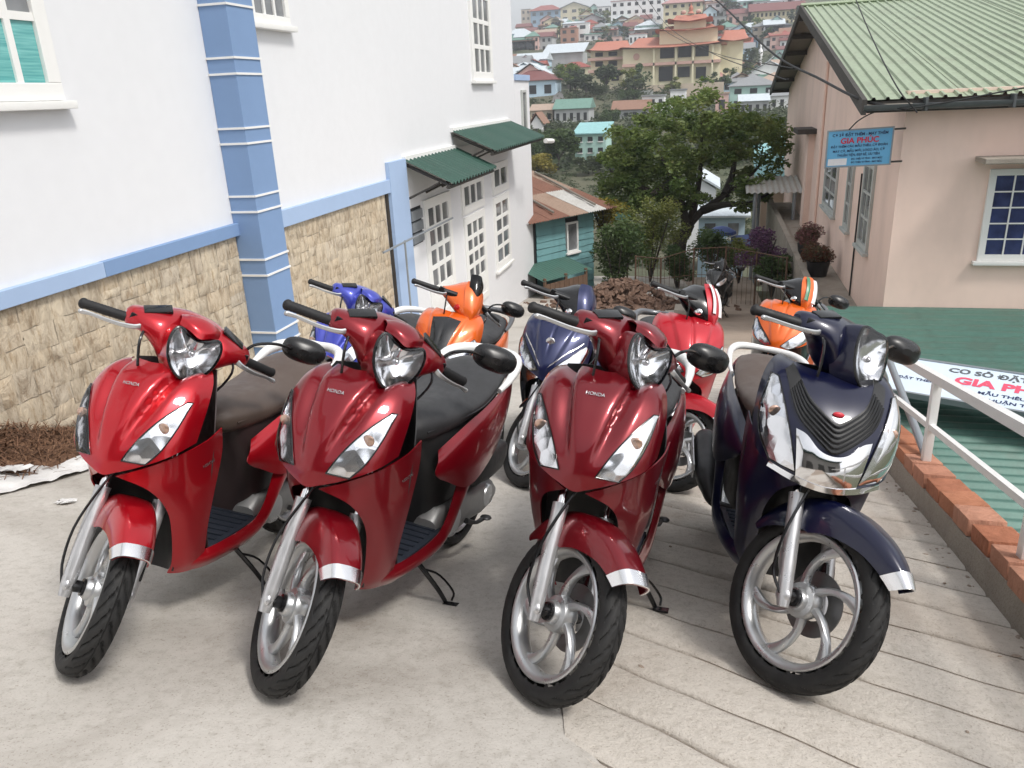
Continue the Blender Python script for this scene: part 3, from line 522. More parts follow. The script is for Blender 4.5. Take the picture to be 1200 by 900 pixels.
# shop sign on the corner
so_ = np.array((1.50, 11.93, -1.12)); sg = empty('hanging_sign', so_); tag(sg, 'blue shop sign with red lettering on the corner of the pink house', 'sign'); fg = Frame((0, 0, 0), (1, .0, .035), (0, -1, 0), (0, 0, 1)); Wd, Ht = .80, .46
m = MB(); fg.box(m, 0, Wd, 0, Ht, -.02, 0); m.build('board', 'sign_blue', sg, smooth=False)
for a in ((-.018, 0, -.018, Ht+.018), (Wd, Wd+.018, -.018, Ht+.018), (0, Wd, -.018, 0), (0, Wd, Ht, Ht+.018)): m = MB(); fg.box(m, *a, -.025, .008); m.build('frame_bar', 'pipe_grey', sg, smooth=False)
for (t, b, s, mt, bo, sx) in (('CƠ SỞ ĐẶT THÊM - MAY THÊM', .405, .050, 'ink_navy', .0015, 1.0), ('GIA PHÚC', .325, .100, 'ink_red', .003, 1.05), ('ĐẶT THÊM CÁC MẪU THÊU, CỜ ĐOÀN', .255, .040, 'ink_navy', .001, 1.0), ('MAY CỜ, MẪU MỚI, LOGO ÁO, CỜ', .195, .042, 'ink_navy', .001, 1.0), ('THUẬN TIỆN, ĐẸP RẺ, ƯU TIÊN', .140, .042, 'ink_navy', .001, .9)): lay(t, Wd/2, b, s, mt, sg, fg, sx=sx, bold=bo, d=.003)
for b in (.085, .040): lay('ĐC: THÊU VI TÍNH - MAY MẶC', Wd*.64, b, .032, 'ink_navy', sg, fg, sx=.9, bold=.001, d=.003)
m = MB(); fg.box(m, .02, .26, .012, .10, .001, .004); m.build('flyer', 'flyer_white', sg, smooth=False)
for b in (.02, Ht-.02): m = MB(); fg.box(m, Wd+.018, Wd+.16, b-.012, b+.012, -.02, .0); m.build('bracket', 'timber_dark', sg, smooth=False)

# ================================================================== unseen house added behind the viewer for the scooter paint to reflect
bh = empty('added_unseen_house', (0, -9.5, gz(-5))); tag(bh, 'added grey house with dark shutters, out of view, reflected in the scooter paint', 'house')
wallpaint('added_house_grey', (.30, .28, .26), .2); MB().box((-.5, 0, 2.4), (17, 3, 5)).build('wall', 'added_house_grey', bh, smooth=False); MB().box((-.5, .4, 5.0), (17.8, 4.4, .2)).build('roof', 'sheet_dark_green', bh, smooth=False)
for x in (-6, -2.5, 1.5, 5): MB().box((x, 1.52, 1.1), (2.2, .08, 2.6)).build('shutter', 'timber_dark', bh, smooth=False)
# ================================================================== scooters
paint('paint_bright_red', (.46, .003, .012), .55, .30); paint('paint_dark_red', (.23, .0018, .009), .55, .30); paint('paint_deep_red', (.18, .0016, .008), .55, .30)
paint('paint_navy', (.0015, .003, .026), .1, .3, .45); paint('paint_blue', (.045, .06, .42), .3); paint('paint_orange', (.78, .13, .008), .2)
paint('paint_steel_navy', (.009, .015, .075), .4); paint('paint_sport_red', (.50, .006, .018), .3); paint('paint_white', (.78, .78, .76), 0, .3); paint('paint_black', (.006, .006, .007), .1, .25)
paint('paint_grey', (.12, .125, .135), .5)
plain('black_plastic', (.018, .018, .019), 0, .48, bump=.15, bscale=400); plain('gloss_black', (.010, .010, .011), 0, .18)
plain('seat_black', (.028, .028, .03), 0, .55, bump=.25, bscale=260); plain('seat_brown', (.085, .060, .048), 0, .5, bump=.25, bscale=260)
plain('floor_rubber', (.016, .02, .03), 0, .45, bump=.2, bscale=200); plain('rubber_grip', (.012, .012, .013), 0, .6)
plain('alloy_silver', (.56, .57, .58), .8, .32, var=.05); plain('fork_silver', (.56, .56, .57), .7, .34, var=.05); plain('cast_grey', (.30, .30, .30), .7, .5)
plain('white_panel', (.80, .80, .79), 0, .28, coat=.5, var=.03); plain('steel_dark', (.05, .05, .052), .6, .45); plain('brake_steel', (.22, .22, .22), .8, .4)
plain('amber_bulb', (.56, .38, .30), .7, .2); plain('tail_red', (.5, .01, .01), 0, .15); plain('silver_badge', (.62, .60, .60), .9, .25, var=.03); plain('badge_red', (.6, .03, .05), 0, .3)
plain('stripe_white', (.75, .75, .75), 0, .25); plain('stripe_green', (.06, .22, .12), 0, .3); plain('mirror_shell', (.014, .014, .015), 0, .30)
def chrome_mat(name, scale, str_, c=(.86, .86, .87), rough=.07):
    m = NT(name); v = m.co(); m.base(c); m.set(Metallic=1.0, Roughness=rough)
    q = m.n('TexVoronoi', Scale=scale); m.l(v, q.inputs['Vector']); m.bump(q.outputs['Distance'], str_, .01)
chrome_mat('chrome', 3., .05); chrome_mat('chrome_satin', 3., .05, (.86, .86, .87), .22); chrome_mat('reflector', 24., .22, (.92, .92, .93), .16); chrome_mat('signal_reflector', 26., .28, (.92, .92, .93), .18)
thin_glass('lens_glass', (.97, .98, 1.0)); thin_glass('smoke_glass', (.10, .10, .11))
m = NT('mirror_glass'); m.base((.75, .77, .8)); m.set(Metallic=1.0, Roughness=.03)
m = NT('tyre_rubber'); v = m.co(); m.base(m.ramp(m.noise(v, 18, 6), [(.3, (.006, .006, .0065)), (.75, (.019, .0185, .018))])); m.set(Roughness=.72); m.bump(m.noise(v, 300, 3), .2, .002)

RAKE = R_(27.0); SAX = Vector((-math.sin(RAKE), 0, math.cos(RAKE))); SP0 = Vector((.71, 0, 0))
def sup(t, p): c, s = math.cos(t), math.sin(t); return (math.copysign(abs(c)**p, c), math.copysign(abs(s)**p, s))
def tyre_mesh(c, R=.25, w=.042, ng=26, seed=0):
    N = ng*9; prof = [(-.70, -.76), (-.60, -.95), (-.45, -1.0), (-.30, -.965), (-.24, -.93), (-.19, -.88), (-.145, -.82), (-.11, -.75), (-.08, -.67), (-.055, -.58), (-.036, -.48), (-.022, -.38), (-.012, -.28), (-.005, -.18), (-.001, -.06), (0, 0)]
    prof = prof+[(a, -b) for a, b in prof[-2::-1]]; th = np.arange(N)*2*np.pi/N; hgt = R*.26; G = []
    for (a, b) in prof:
        r = R+a*hgt*1.1; s = abs(b); dep = np.zeros(N)
        if .15 < s < .93:
            ph = (th*ng/(2*np.pi)+(s*1.5 if b > 0 else s*1.5+.5)) % 1.0; dep = np.where(ph < .24, .007, 0)
        if s < .05: dep = dep+.003
        rr = r-dep; G.append(np.stack([rr*np.cos(th), np.full(N, b*w), rr*np.sin(th)], 1)+np.array(c))
    return MB().grid(np.array(G), 0, closed_u=True)
def rim_mesh(c, R=.19, nsp=6, tw=1, w=.034):
    m = MB(); c = np.array(c)
    sec = [(R, -w), (R+.004, -w*.9), (R-.008, -w*.78), (R-.014, -w*.55), (R-.016, 0), (R-.014, w*.55), (R-.008, w*.78), (R+.004, w*.9), (R, w), (R-.006, w), (R-.014, w*.80), (R-.021, w*.5), (R-.024, 0), (R-.021, -w*.5), (R-.014, -w*.80), (R-.006, -w), (R, -w)]
    m.lathe(sec, c, 'y', 64)
    m.lathe([(.0, -.042), (.030, -.042), (.034, -.036), (.036, -.026), (.05, -.022), (.054, -.012), (.054, .012), (.05, .022), (.036, .026), (.034, .036), (.030, .042), (0, .042)], c, 'y', 28)
    for k in range(nsp):
        a0 = 2*math.pi*k/nsp; S = []
        for u in np.linspace(0, 1, 9):
            r = .042+u*(R-.018-.042); a = a0+tw*(.62*u**1.2); ta = a+tw*.45
            wd = .0135-.004*math.sin(math.pi*min(1, u*1.1))+.005*u*u; th_ = .016-.005*u
            p = c+np.array((r*math.cos(a), 0, r*math.sin(a))); tdir = np.array((-math.sin(ta), 0, math.cos(ta)))
            tdir = np.array((-math.sin(a+tw*.35), 0, math.cos(a+tw*.35)))
            S.append([p+tdir*wd*x+np.array((0, th_*y, 0)) for x, y in [(-1, -.5), (-.5, -1), (.5, -1), (1, -.5), (1, .5), (.5, 1), (-.5, 1), (-1, .5)]])
        m.loft(S)
    return m
class Surf:                           # a front cowl seen as x = X(y, z)
    def __init__(s, C, nv=44, nu=61): s.G = surf(C, nv, nu); s.q = s.G.reshape(-1, 3)
    def disp(s, fn):
        N = grid_normals(s.G); N *= np.sign(N[..., :1]+1e-9); s.G = s.G+N*fn(s.G)[..., None]; s.q = s.G.reshape(-1, 3); return s
    def X(s, y, z):
        y = np.atleast_1d(y); z = np.atleast_1d(z); d = (s.q[None, :, 1]-y[:, None])**2+(s.q[None, :, 2]-z[:, None])**2
        k = np.argpartition(d, 5, axis=1)[:, :5]; dd = np.take_along_axis(d, k, 1); w = 1/(dd+2e-6); return (w*s.q[k, 0]).sum(1)/w.sum(1)
    def lift(s, YZ, off):             # (n,2) points to the surface plus an offset along its normal
        YZ = np.array(YZ); y, z = YZ[:, 0], YZ[:, 1]; e = .012; x = s.X(y, z)
        N = np.stack([np.ones_like(y), -(s.X(y+e, z)-s.X(y-e, z))/(2*e), -(s.X(y, z+e)-s.X(y, z-e))/(2*e)], 1); N /= np.linalg.norm(N, axis=1, keepdims=True)
        return np.stack([x, y, z], 1)+N*np.atleast_1d(off)[:, None]
    def strip(s, A, B, nu=18, nv=8, off=.004, dome=0., skirt=True):   # patch between two (y, z) curves
        A = crv(np.array(A, float), nu); B = crv(np.array(B, float), nu); t = np.linspace(0, 1, nv)[:, None, None]
        YZ = A[None]*(1-t)+B[None]*t; u = np.linspace(0, 1, nu)[None]; tt = np.linspace(0, 1, nv)[:, None]
        o = off+dome*(4*u*(1-u)*4*tt*(1-tt))**.5; G = s.lift(YZ.reshape(-1, 2), o.reshape(-1)).reshape(nv, nu, 3)
        if skirt:                     # turn the rim back into the panel so that no gap shows
            ring = lambda g: g
            E = s.lift(np.concatenate([YZ[:1], YZ, YZ[-1:]], 0).reshape(-1, 2), np.full((nv+2)*nu, -.012)).reshape(nv+2, nu, 3)
            E[1:-1] = G; E2 = np.concatenate([s.lift(YZ[:, 0], -.012)[:, None], G, s.lift(YZ[:, -1], -.012)[:, None]], 1)
            top = np.concatenate([E[0, :1], E[0], E[0, -1:]], 0); bot = np.concatenate([E[-1, :1], E[-1], E[-1, -1:]], 0)
            G = np.concatenate([top[None], E2, bot[None]], 0)
        return G
sm = lambda e0, e1, x: (lambda t: t*t*(3-2*t))(np.clip((x-e0)/(e1-e0+1e-9), 0, 1))
def flip(C): return [[(x, -y, z) for x, y, z in r] for r in C]
def ysym(m, sgn):                     # mirror a half built for y > 0
    if sgn < 0: m.v = [v*np.array((1, -1, 1)) for v in m.v]; m.f = [f[::-1] for f in m.f]
    return m
COWL = {
 'vision': [
  [(.588, 0, .610), (.582, .04, .622), (.562, .09, .640), (.525, .14, .662), (.47, .178, .685), (.39, .195, .705)],
  [(.582, 0, .675), (.574, .04, .684), (.553, .09, .696), (.513, .14, .712), (.455, .181, .732), (.375, .198, .748)],
  [(.552, 0, .755), (.545, .04, .762), (.522, .09, .772), (.482, .138, .784), (.423, .180, .800), (.345, .198, .812)],
  [(.505, 0, .830), (.498, .04, .836), (.475, .09, .842), (.437, .134, .850), (.380, .170, .860), (.305, .186, .868)],
  [(.448, 0, .885), (.442, .04, .889), (.423, .08, .893), (.388, .12, .895), (.338, .150, .896), (.275, .166, .897)],
  [(.375, 0, .918), (.370, .035, .920), (.354, .07, .920), (.325, .10, .916), (.290, .128, .910), (.245, .142, .905)]],
 'sh': [
  [(.572, 0, .592), (.566, .05, .596), (.545, .10, .606), (.505, .15, .622), (.45, .19, .645), (.38, .205, .67)],
  [(.570, 0, .665), (.563, .05, .670), (.540, .10, .680), (.500, .15, .695), (.44, .195, .715), (.36, .212, .735)],
  [(.545, 0, .745), (.538, .05, .750), (.515, .10, .760), (.475, .15, .775), (.415, .195, .795), (.335, .212, .81)],
  [(.495, 0, .822), (.490, .05, .826), (.470, .10, .834), (.432, .145, .846), (.375, .184, .862), (.30, .20, .875)],
  [(.425, 0, .880), (.422, .05, .882), (.405, .10, .888), (.372, .138, .898), (.325, .165, .908), (.265, .178, .915)],
  [(.355, 0, .905), (.352, .04, .906), (.340, .08, .910), (.315, .115, .918), (.28, .14, .926), (.235, .152, .930)]],
 'sport': [
  [(.600, 0, .600), (.592, .04, .618), (.570, .09, .636), (.53, .14, .655), (.47, .180, .676), (.39, .198, .70)],
  [(.598, 0, .665), (.588, .04, .676), (.562, .09, .690), (.52, .14, .708), (.455, .184, .728), (.372, .202, .745)],
  [(.565, 0, .745), (.555, .04, .752), (.528, .09, .762), (.485, .14, .775), (.42, .186, .796), (.34, .205, .812)],
  [(.510, 0, .825), (.502, .04, .830), (.478, .09, .838), (.44, .14, .850), (.38, .180, .866), (.30, .196, .88)],
  [(.44, 0, .885), (.435, .04, .888), (.418, .08, .894), (.385, .12, .902), (.335, .152, .910), (.27, .168, .918)],
  [(.36, 0, .920), (.356, .035, .922), (.342, .07, .924), (.315, .10, .924), (.28, .128, .922), (.235, .142, .920)]]}
def cowl_crease(G):
    y = np.abs(G[..., 1]); z = G[..., 2]; v = np.clip((z-.61)/.30, 0, 1); yc = .012+.072*v
    return -.026*sm(yc-.006, yc+.006, y)*(1-sm(yc+.008, yc+.060, y))*sm(0.16, .75, v)+.004*(1-sm(yc-.02, yc, y))*sm(.1, .5, v)
def cowl_crease_b(G):
    y = np.abs(G[..., 1]); z = G[..., 2]; v = np.clip((z-.60)/.32, 0, 1); yc = .02+.10*v
    return .010*(1-sm(yc-.012, yc+.004, y))*sm(.02, .3, v)-.006*(1-sm(.0, .012, y))*sm(.3, .6, v)
def disc_fan(outline, c, ey, ez, n, K=7, dome=.03, off=0.):   # star-shaped dome: outline (a, b) in the ey, ez plane
    O = np.array(outline); cen = np.array((0, -.008)); rows = []
    for k in range(K+1):
        r = k/K; q = cen+(O-cen)*r; rows.append(c+q[:, :1]*ey+q[:, 1:]*ez+n*(off+dome*(1-r*r)))
    return np.array(rows)
def scooter(name, label, x, y, head, lean, steer, style, P, zoff=0.0, mirror=True, badge=True):
    """P: material names: main, seat, box, rail, side, fender, low"""
    hd, ln, st = R_(head), R_(lean), R_(steer)
    e = .3; sl = (gz(y+e)-gz(y-e))/(2*e); n = Vector((0, -sl, 1)).normalized(); gx = Vector((1, 0, 0)); gy = n.cross(gx)
    fw = gx*math.cos(hd)+gy*math.sin(hd); lf = n.cross(fw); up = n*math.cos(ln)+lf*math.sin(ln); l2 = lf*math.cos(ln)-n*math.sin(ln)
    M = Matrix((fw, l2, up)).transposed().to_4x4(); M.translation = Vector((x, y, gz(y)+zoff))
    T = empty(name, M=M); tag(T, label, 'scooter', 'scooters parked in two rows on the driveway')
    MS = Matrix.Translation(SP0)@Matrix.Rotation(st, 4, SAX)@Matrix.Translation(-SP0)
    main, low = P['main'], P.get('low', P['main'])
    big = style == 'sh'; R = .262 if big else .25
    ax = np.array((.605, 0, R)); A = np.array(SAX)
    # ---- front wheel
    fwheel = tyre_mesh(ax, R, .039).build('front_wheel', 'tyre_rubber', T, M=MS, sharp=50); fwheel.name = 'front_wheel'
    rim = rim_mesh(ax, .2 if big else .188, 6, -1).build('rim', 'alloy_silver', fwheel, M=MS, sharp=45)
    d = MB(); d.lathe([(.05, .046), (.098, .046), (.098, .05), (.05, .05), (.05, .046)], ax, 'y', 48); d.build('brake_disc', 'brake_steel', fwheel, M=MS)
    d = MB(); d.lathe([(0, -.100), (.016, -.100), (.018, -.094), (.018, -.052), (.026, -.05), (.026, -.04), (0, -.04)], ax, 'y', 16); d.lathe([(0, .10), (.012, .10), (.014, .094), (.014, .04), (0, .04)], ax, 'y', 12)
    d.build('axle', 'gloss_black', fwheel, M=MS)
    # ---- fork
    for sgn in (-1, 1):
        b = ax+np.array((0, .088*sgn, 0)); m = MB()
        m.tube([b-A*.035, b+A*.0, b+A*.10, b+A*.26, b+A*.30], [.016, .021, .0225, .0225, .024], 16, caps=True)
        m.blob(b+np.array((0, .004*sgn, 0)), (.05, .03, .05), 12, 8)
        f = m.build('fork_leg', 'fork_silver', T, M=MS)
        MB().tube([b+A*.29, b+A*.52], .0135, 12).build('fork_tube', 'chrome', f, M=MS)
    m = MB(); b = ax+np.array((-.045, .085, .075)); m.box(b, (.05, .045, .085), rotm((0, 1, 0), -.5)); m.build('brake_caliper', 'gloss_black', T, M=MS, bevel=.008)
    b = ax+np.array((0, -.105, 0)); m = MB()
    m.tube([b, b+np.array((-.05, -.015, .05)), b+np.array((-.075, -.02, .16)), b+np.array((-.10, .01, .30)), b+np.array((-.12, .05, .42))], .0045, 6, 16); m.build('brake_cable', 'gloss_black', T, M=MS)
    m = MB(); m.tube([ax+A*.50+np.array((0, -.09, 0)), ax+A*.52+np.array((0, 0, .01)), ax+A*.50+np.array((0, .09, 0))], .022, 10); m.tube([ax+A*.50, ax+A*.80], .022, 12); m.build('steering_stem', 'steel_dark', T, M=MS)
    # ---- fender
    a0, a1 = (R_(49), R_(155)) if not big else (R_(38), R_(155)); G = []
    for a in np.linspace(a1, a0, 30):
        u = (a-a0)/(a1-a0); hw = np.interp(u, [0, .12, .35, .55, .8, 1], [.046, .056, .068, .076, .074, .060] if not big else [.018, .044, .066, .076, .074, .060]); rr = R+np.interp(u, [0, .1, .3, .6, 1], [.070, .062, .047, .040, .022])
        dr = np.interp(u, [0, .15, .35, .55, .8, 1], [.040, .055, .080, .105, .075, .03]); row = []
        for t in np.linspace(-1, 1, 17):
            s = abs(t); yy = hw*math.copysign(1-(1-s)**1.8, t); drop = dr*(max(0, s-.35)/.65)**1.7+.008*s
            r = rr-drop; row.append(ax+np.array((r*math.cos(a), yy, r*math.sin(a))))
        G.append(row)
    G = np.array(G); fen = MB().grid(G, .004).build('fender', P.get('fender', main), T, M=MS)
    Gt = G[-3:]; N = grid_normals(Gt); cen = ax; N *= np.sign(((Gt-cen)*N).sum(2, keepdims=True)); MB().grid(Gt+N*.003, .005).build('fender_tip', 'chrome_satin', fen, M=MS)
    # ---- front cowl and lamps
    S = Surf(mirror_rows([[(x_+(0, 0, .002, .009, .022, .030)[j_], y_, z_) for j_, (x_, y_, z_) in enumerate(r)] for r in COWL[style]]))
    if style == 'vision': S.disp(cowl_crease)
    elif style == 'sport': S.disp(cowl_crease_b)
    cw = MB().grid(S.G, .004).build('front_cowl', main, T, sharp=60)
    def lamp(par, nm, A_, B_, dome=.006, bulb=None, sgn=1, mat='signal_reflector'):
        A_ = [(sgn*a, b) for a, b in A_]; B_ = [(sgn*a, b) for a, b in B_]
        g = MB().grid(S.strip(A_, B_, 20, 9, .0015, 0)).build(nm, mat, T)
        MB().grid(S.strip(A_, B_, 20, 9, .004, dome)).build('lens', 'lens_glass', g)
        edge = np.concatenate([crv(A_, 16), crv(B_, 16)[::-1]]); el = S.lift(edge, .003); MB().tube(np.concatenate([el, el[:1]]), .0022, 6, caps=False).build('seal', 'gloss_black', g)
        if bulb: MB().blob(S.lift([(sgn*bulb[0], bulb[1])], .004)[0], (.010, .040, .034), 14, 8).build('amber_bulb', 'amber_bulb', g)
        return g
    if style == 'vision':
        for sgn in (-1, 1): lamp(T, 'turn_signal', [(.052, .660), (.085, .725), (.125, .785), (.166, .832)], [(.114, .652), (.146, .697), (.168, .762), (.177, .830)], .006, (.136, .758), sgn)
    elif style == 'sh':
        for sgn in (-1, 1): lamp(T, 'turn_signal', [(.088, .622), (.112, .700), (.140, .785), (.168, .872)], [(.160, .636), (.194, .70), (.204, .78), (.186, .876)], .008, (.168, .775), sgn)
        hl_ = lambda q: [(-a_, b_) for a_, b_ in q[:0:-1]]+q
        lo = hl_([(0, .698), (.018, .704), (.060, .735), (.105, .775), (.130, .825), (.150, .895)]); hi = hl_([(0, .783), (.014, .787), (.045, .808), (.078, .835), (.100, .868), (.122, .915)])
        gr = MB().grid(S.strip(lo, hi, 40, 8, .002)).build('grille', 'black_plastic', T)
        for k in range(6):
            q = .06+.165*k; c0 = np.array(crv(lo, 40))*(1-q)+np.array(crv(hi, 40))*q; c0 = c0[3:-3]; MB().tube(S.lift(c0, .005), .0036, 6, 40, flat=.8).build('slat', 'gloss_black', gr)
        MB().grid(S.strip([(-.084, .606), (0, .596), (.084, .606)], hl_([(0, .692), (.04, .702), (.078, .735), (.108, .745)]), 30, 8, .004, .003)).build('chrome_trim', 'chrome', T)
        MB().grid(S.strip([(-.16, .614), (-.08, .594), (0, .586), (.08, .594), (.16, .614)], [(-.155, .630), (-.08, .612), (0, .602), (.08, .612), (.155, .630)], 30, 4, .008)).build('chrome_lip', 'chrome', T)
        MB().blob(S.lift([(0, .805)], .004)[0], (.012, .034, .017), 16, 8).build('badge', 'badge_red', T)
    else:
        for sgn in (-1, 1): lamp(T, 'headlight', [(.030, .650), (.075, .700), (.125, .745), (.178, .800)], [(.075, .634), (.130, .655), (.175, .700), (.196, .775)], .009, None, sgn, 'reflector')
        if P.get('wing'):
            for sgn in (-1, 1): MB().grid(S.strip([(sgn*.02, .672), (sgn*.08, .735), (sgn*.16, .805)], [(sgn*.03, .690), (sgn*.09, .752), (sgn*.165, .816)], 16, 4, .004)).build('trim_strip', P['wing'], T)
        if P.get('emblem'): m = MB(); p = S.lift([(0, .80)], .004)[0]; m.blob(p, (.012, .052, .052), 16, 8); m.build('emblem', 'silver_badge', T)
        if P.get('centre'): MB().grid(S.strip([(-.018, .62), (0, .612), (.018, .62)], [(-.085, .89), (0, .9), (.085, .89)], 16, 14, .004)).build('centre_panel', P['centre'], T)
    if badge:
        V, F = text_mesh('HONDA', .0115, .0001); p = S.lift(np.stack([V[:, 0]*1.3, V[:, 1]+.868], 1), .003)
        MB().add(p, F).build('lettering', 'silver_badge', T, smooth=False)
    # ---- side panels, inner fender, inner leg shield
    pan = [[(.566, .028, .606), (.53, .10, .636), (.47, .168, .672), (.385, .204, .705), (.315, .212, .735)],
           [(.505, .100, .555), (.472, .138, .577), (.425, .178, .600), (.350, .208, .622), (.285, .215, .645)],
           [(.435, .118, .470), (.412, .142, .476), (.372, .172, .488), (.310, .194, .502), (.258, .203, .515)],
           [(.385, .106, .365), (.367, .122, .366), (.335, .146, .368), (.280, .168, .374), (.232, .178, .382)],
           [(.345, .085, .255), (.330, .098, .252), (.300, .118, .250), (.250, .138, .252), (.200, .150, .258)],
           [(.330, .060, .205), (.315, .072, .202), (.285, .092, .200), (.240, .112, .200), (.190, .125, .205)]]
    pan = [[(r[0][0]+(x_-r[0][0])*(1.0, .98, .78, .68, .68, .70)[i_], y_-(0 if i_ == 0 else .012*min(1, (r[0][0]-x_)/.15)), z_) for x_, y_, z_ in r] for i_, r in enumerate(pan)]
    for sgn in (-1, 1):
        m = ysym(MB().grid(surf(pan, 26, 18), .004), sgn); sp = m.build('side_panel', P.get('side', low), T)
        Gp = surf(pan, 26, 18); Np = grid_normals(Gp); Np = Np*np.sign(Np[..., 1:2]+1e-9); ysym(MB().tube((Gp+Np*.0006)[3:-2, 4], .0015, 5), sgn).build('panel_gap', 'gloss_black', sp)
        ysym(MB().blob(Gp[12, 13]+Np[12, 13]*.001, (.010, .006, .010), 8, 6), sgn).build('screw', 'steel_dark', sp)
        if style == 'vision' and sgn > 0:
            V, F = text_mesh('VISION', .016, .0004); g = np.array(pan); c0 = np.array(pan[1][3]); ux = unit(np.array(pan[1][4])-np.array(pan[1][2])); uz = unit(np.array(pan[0][3])-np.array(pan[2][3])); nn = np.cross(ux, uz)
            nn = nn*np.sign(nn[1]); MB().add(c0+V[:, :1]*ux+V[:, 1:2]*uz+nn*.006, F).build('lettering', 'silver_badge', T, smooth=False)
    inn = [[(.52, 0, .60), (.515, .06, .605), (.50, .105, .60)], [(.40, 0, .56), (.41, .06, .56), (.44, .108, .55)], [(.335, 0, .47), (.345, .06, .47), (.40, .115, .47)], [(.31, 0, .36), (.318, .06, .36), (.365, .108, .365)], [(.31, 0, .21), (.315, .05, .21), (.33, .085, .215)]]
    MB().grid(surf(mirror_rows(inn), 20, 25), .004).build('inner_fender', 'black_plastic', T)
    sh = [[(.20, 0, .26), (.20, .08, .26), (.225, .14, .265)], [(.24, 0, .40), (.24, .09, .40), (.285, .165, .39)], [(.235, 0, .60), (.25, .11, .60), (.335, .20, .60)], [(.225, 0, .78), (.24, .10, .78), (.335, .20, .765)], [(.23, 0, .91), (.235, .08, .91), (.25, .143, .905)]]
    MB().grid(surf(mirror_rows(sh), 22, 25), .004).build('leg_shield', P.get('box', 'black_plastic'), T)
    # ---- floor
    m = MB(); m.box((.045, 0, .262), (.36, .30, .024)); fl = m.build('floorboard', 'floor_rubber', T, bevel=.006)
    for k in range(7):
        MB().box((-.09+k*.042, .0, .2765), (.012, .26, .006)).build('tread_rib', 'floor_rubber', fl)
    stp = [[(.335, .080, .262), (.22, .150, .276), (.0, .166, .284), (-.10, .166, .325), (-.17, .168, .46), (-.24, .172, .56)],
           [(.330, .090, .235), (.22, .163, .238), (.0, .182, .242), (-.11, .184, .275), (-.19, .188, .38), (-.27, .192, .49)],
           [(.325, .070, .206), (.22, .125, .195), (.0, .142, .190), (-.12, .146, .215), (-.21, .160, .31), (-.30, .172, .43)]]
    for sgn in (-1, 1): ysym(MB().grid(surf(stp, 10, 30), -.004), sgn).build('floor_side_panel', low, T)
    MB().box((.02, 0, .225), (.46, .22, .05)).build('frame_tube', 'steel_dark', T, bevel=.01)
    # ---- centre box under the seat
    def sec(x0, x1, w, z, p=.55, k=28): return [((x0+x1)/2+(x1-x0)/2*a, w*b, z) for a, b in (sup(2*math.pi*i/k, p) for i in range(k))]
    MB().loft([sec(-.50, -.11, .105, .27), sec(-.55, -.10, .12, .36), sec(-.60, -.06, .13, .48), sec(-.64, -.01, .132, .58), sec(-.66, .02, .122, .66), sec(-.66, .03, .112, .695)]).build('storage_box', P.get('box', 'black_plastic'), T)
    # ---- seat
    S_ = []
    for (xx, zt, zb, w) in [(.085, .69, .66, .035), (.068, .715, .635, .07), (.02, .738, .618, .108), (-.12, .750, .622, .138), (-.28, .755, .650, .155), (-.40, .775, .675, .160), (-.47, .798, .695, .158), (-.58, .826, .728, .148), (-.68, .832, .755, .122), (-.725, .818, .772, .088), (-.735, .80, .782, .05)]:
        k = 28; pts = []
        for i in range(k):
            a, b = sup(2*math.pi*i/k, .78); zz = (zt-.02*abs(a)**3-(zt+zb)/2)*b+(zt+zb)/2 if b > 0 else (zt-zb)/2*b+(zt+zb)/2; pts.append((xx, w*a, zz))
        S_.append(pts)
    S_ = np.array(S_); D = np.stack([crv(S_[:, j], 34) for j in range(S_.shape[1])], 1); st_ = MB().loft(D).build('seat', P['seat'], T, sharp=70)
    m = MB(); rg = D[12:13, :, :]; m.tube([(.03, .108, .672), (-.28, .158, .700), (-.45, .162, .735), (-.66, .132, .787)], .0025, 5, 20); m.build('piping', P['seat'], st_)
    # ---- rear body
    rb = [[(-.030, .152, .500), (-.2, .190, .432), (-.38, .196, .480), (-.58, .172, .565), (-.78, .112, .690), (-.87, .045, .745)],
          [(.020, .150, .530), (-.2, .196, .530), (-.38, .203, .560), (-.58, .180, .645), (-.78, .118, .735), (-.88, .045, .765)],
          [(-.01, .142, .565), (-.2, .180, .622), (-.38, .186, .668), (-.58, .166, .722), (-.78, .110, .775), (-.875, .04, .785)],
          [(-.05, .122, .590), (-.2, .152, .660), (-.38, .160, .700), (-.58, .150, .745), (-.78, .100, .790), (-.865, .03, .795)]]
    for sgn in (-1, 1):
        Gr = surf(rb, 18, 34); rp_ = ysym(MB().grid(Gr, -.004), sgn).build('rear_panel', P.get('rear', main), T)
        Ng = grid_normals(Gr); Ng = Ng*np.sign(Ng[..., 1:2]+1e-9); ysym(MB().tube((Gr+Ng*.0006)[5, 1:], .0016, 5), sgn).build('panel_gap', 'gloss_black', rp_)
    MB().box((-.80, 0, .772), (.14, .13, .045)).build('tail_cover', 'black_plastic', T, bevel=.012)
    MB().blob((-.872, 0, .745), (.06, .14, .07), 16, 10).build('tail_light', 'tail_red', T)
    m = MB(); m.tube([(-.50, .165, .745), (-.58, .172, .775), (-.68, .165, .818), (-.77, .125, .838), (-.825, .06, .842), (-.835, 0, .842), (-.825, -.06, .842), (-.77, -.125, .838), (-.68, -.165, .818), (-.58, -.172, .775), (-.50, -.165, .745)], [(.7 if big else 1)*q for q in (.010, .017, .023, .021, .017, .021, .023, .017, .010)], 12, 40, flat=1.1)
    m.build('grab_rail', P.get('rail', 'white_panel'), T)
    mud = [[(-.72, 0, .70), (-.72, .05, .70), (-.72, .09, .68)], [(-.84, 0, .62), (-.84, .05, .62), (-.83, .09, .60)], [(-.92, 0, .48), (-.92, .05, .48), (-.90, .08, .47)], [(-.97, 0, .34), (-.97, .04, .34), (-.96, .07, .33)]]
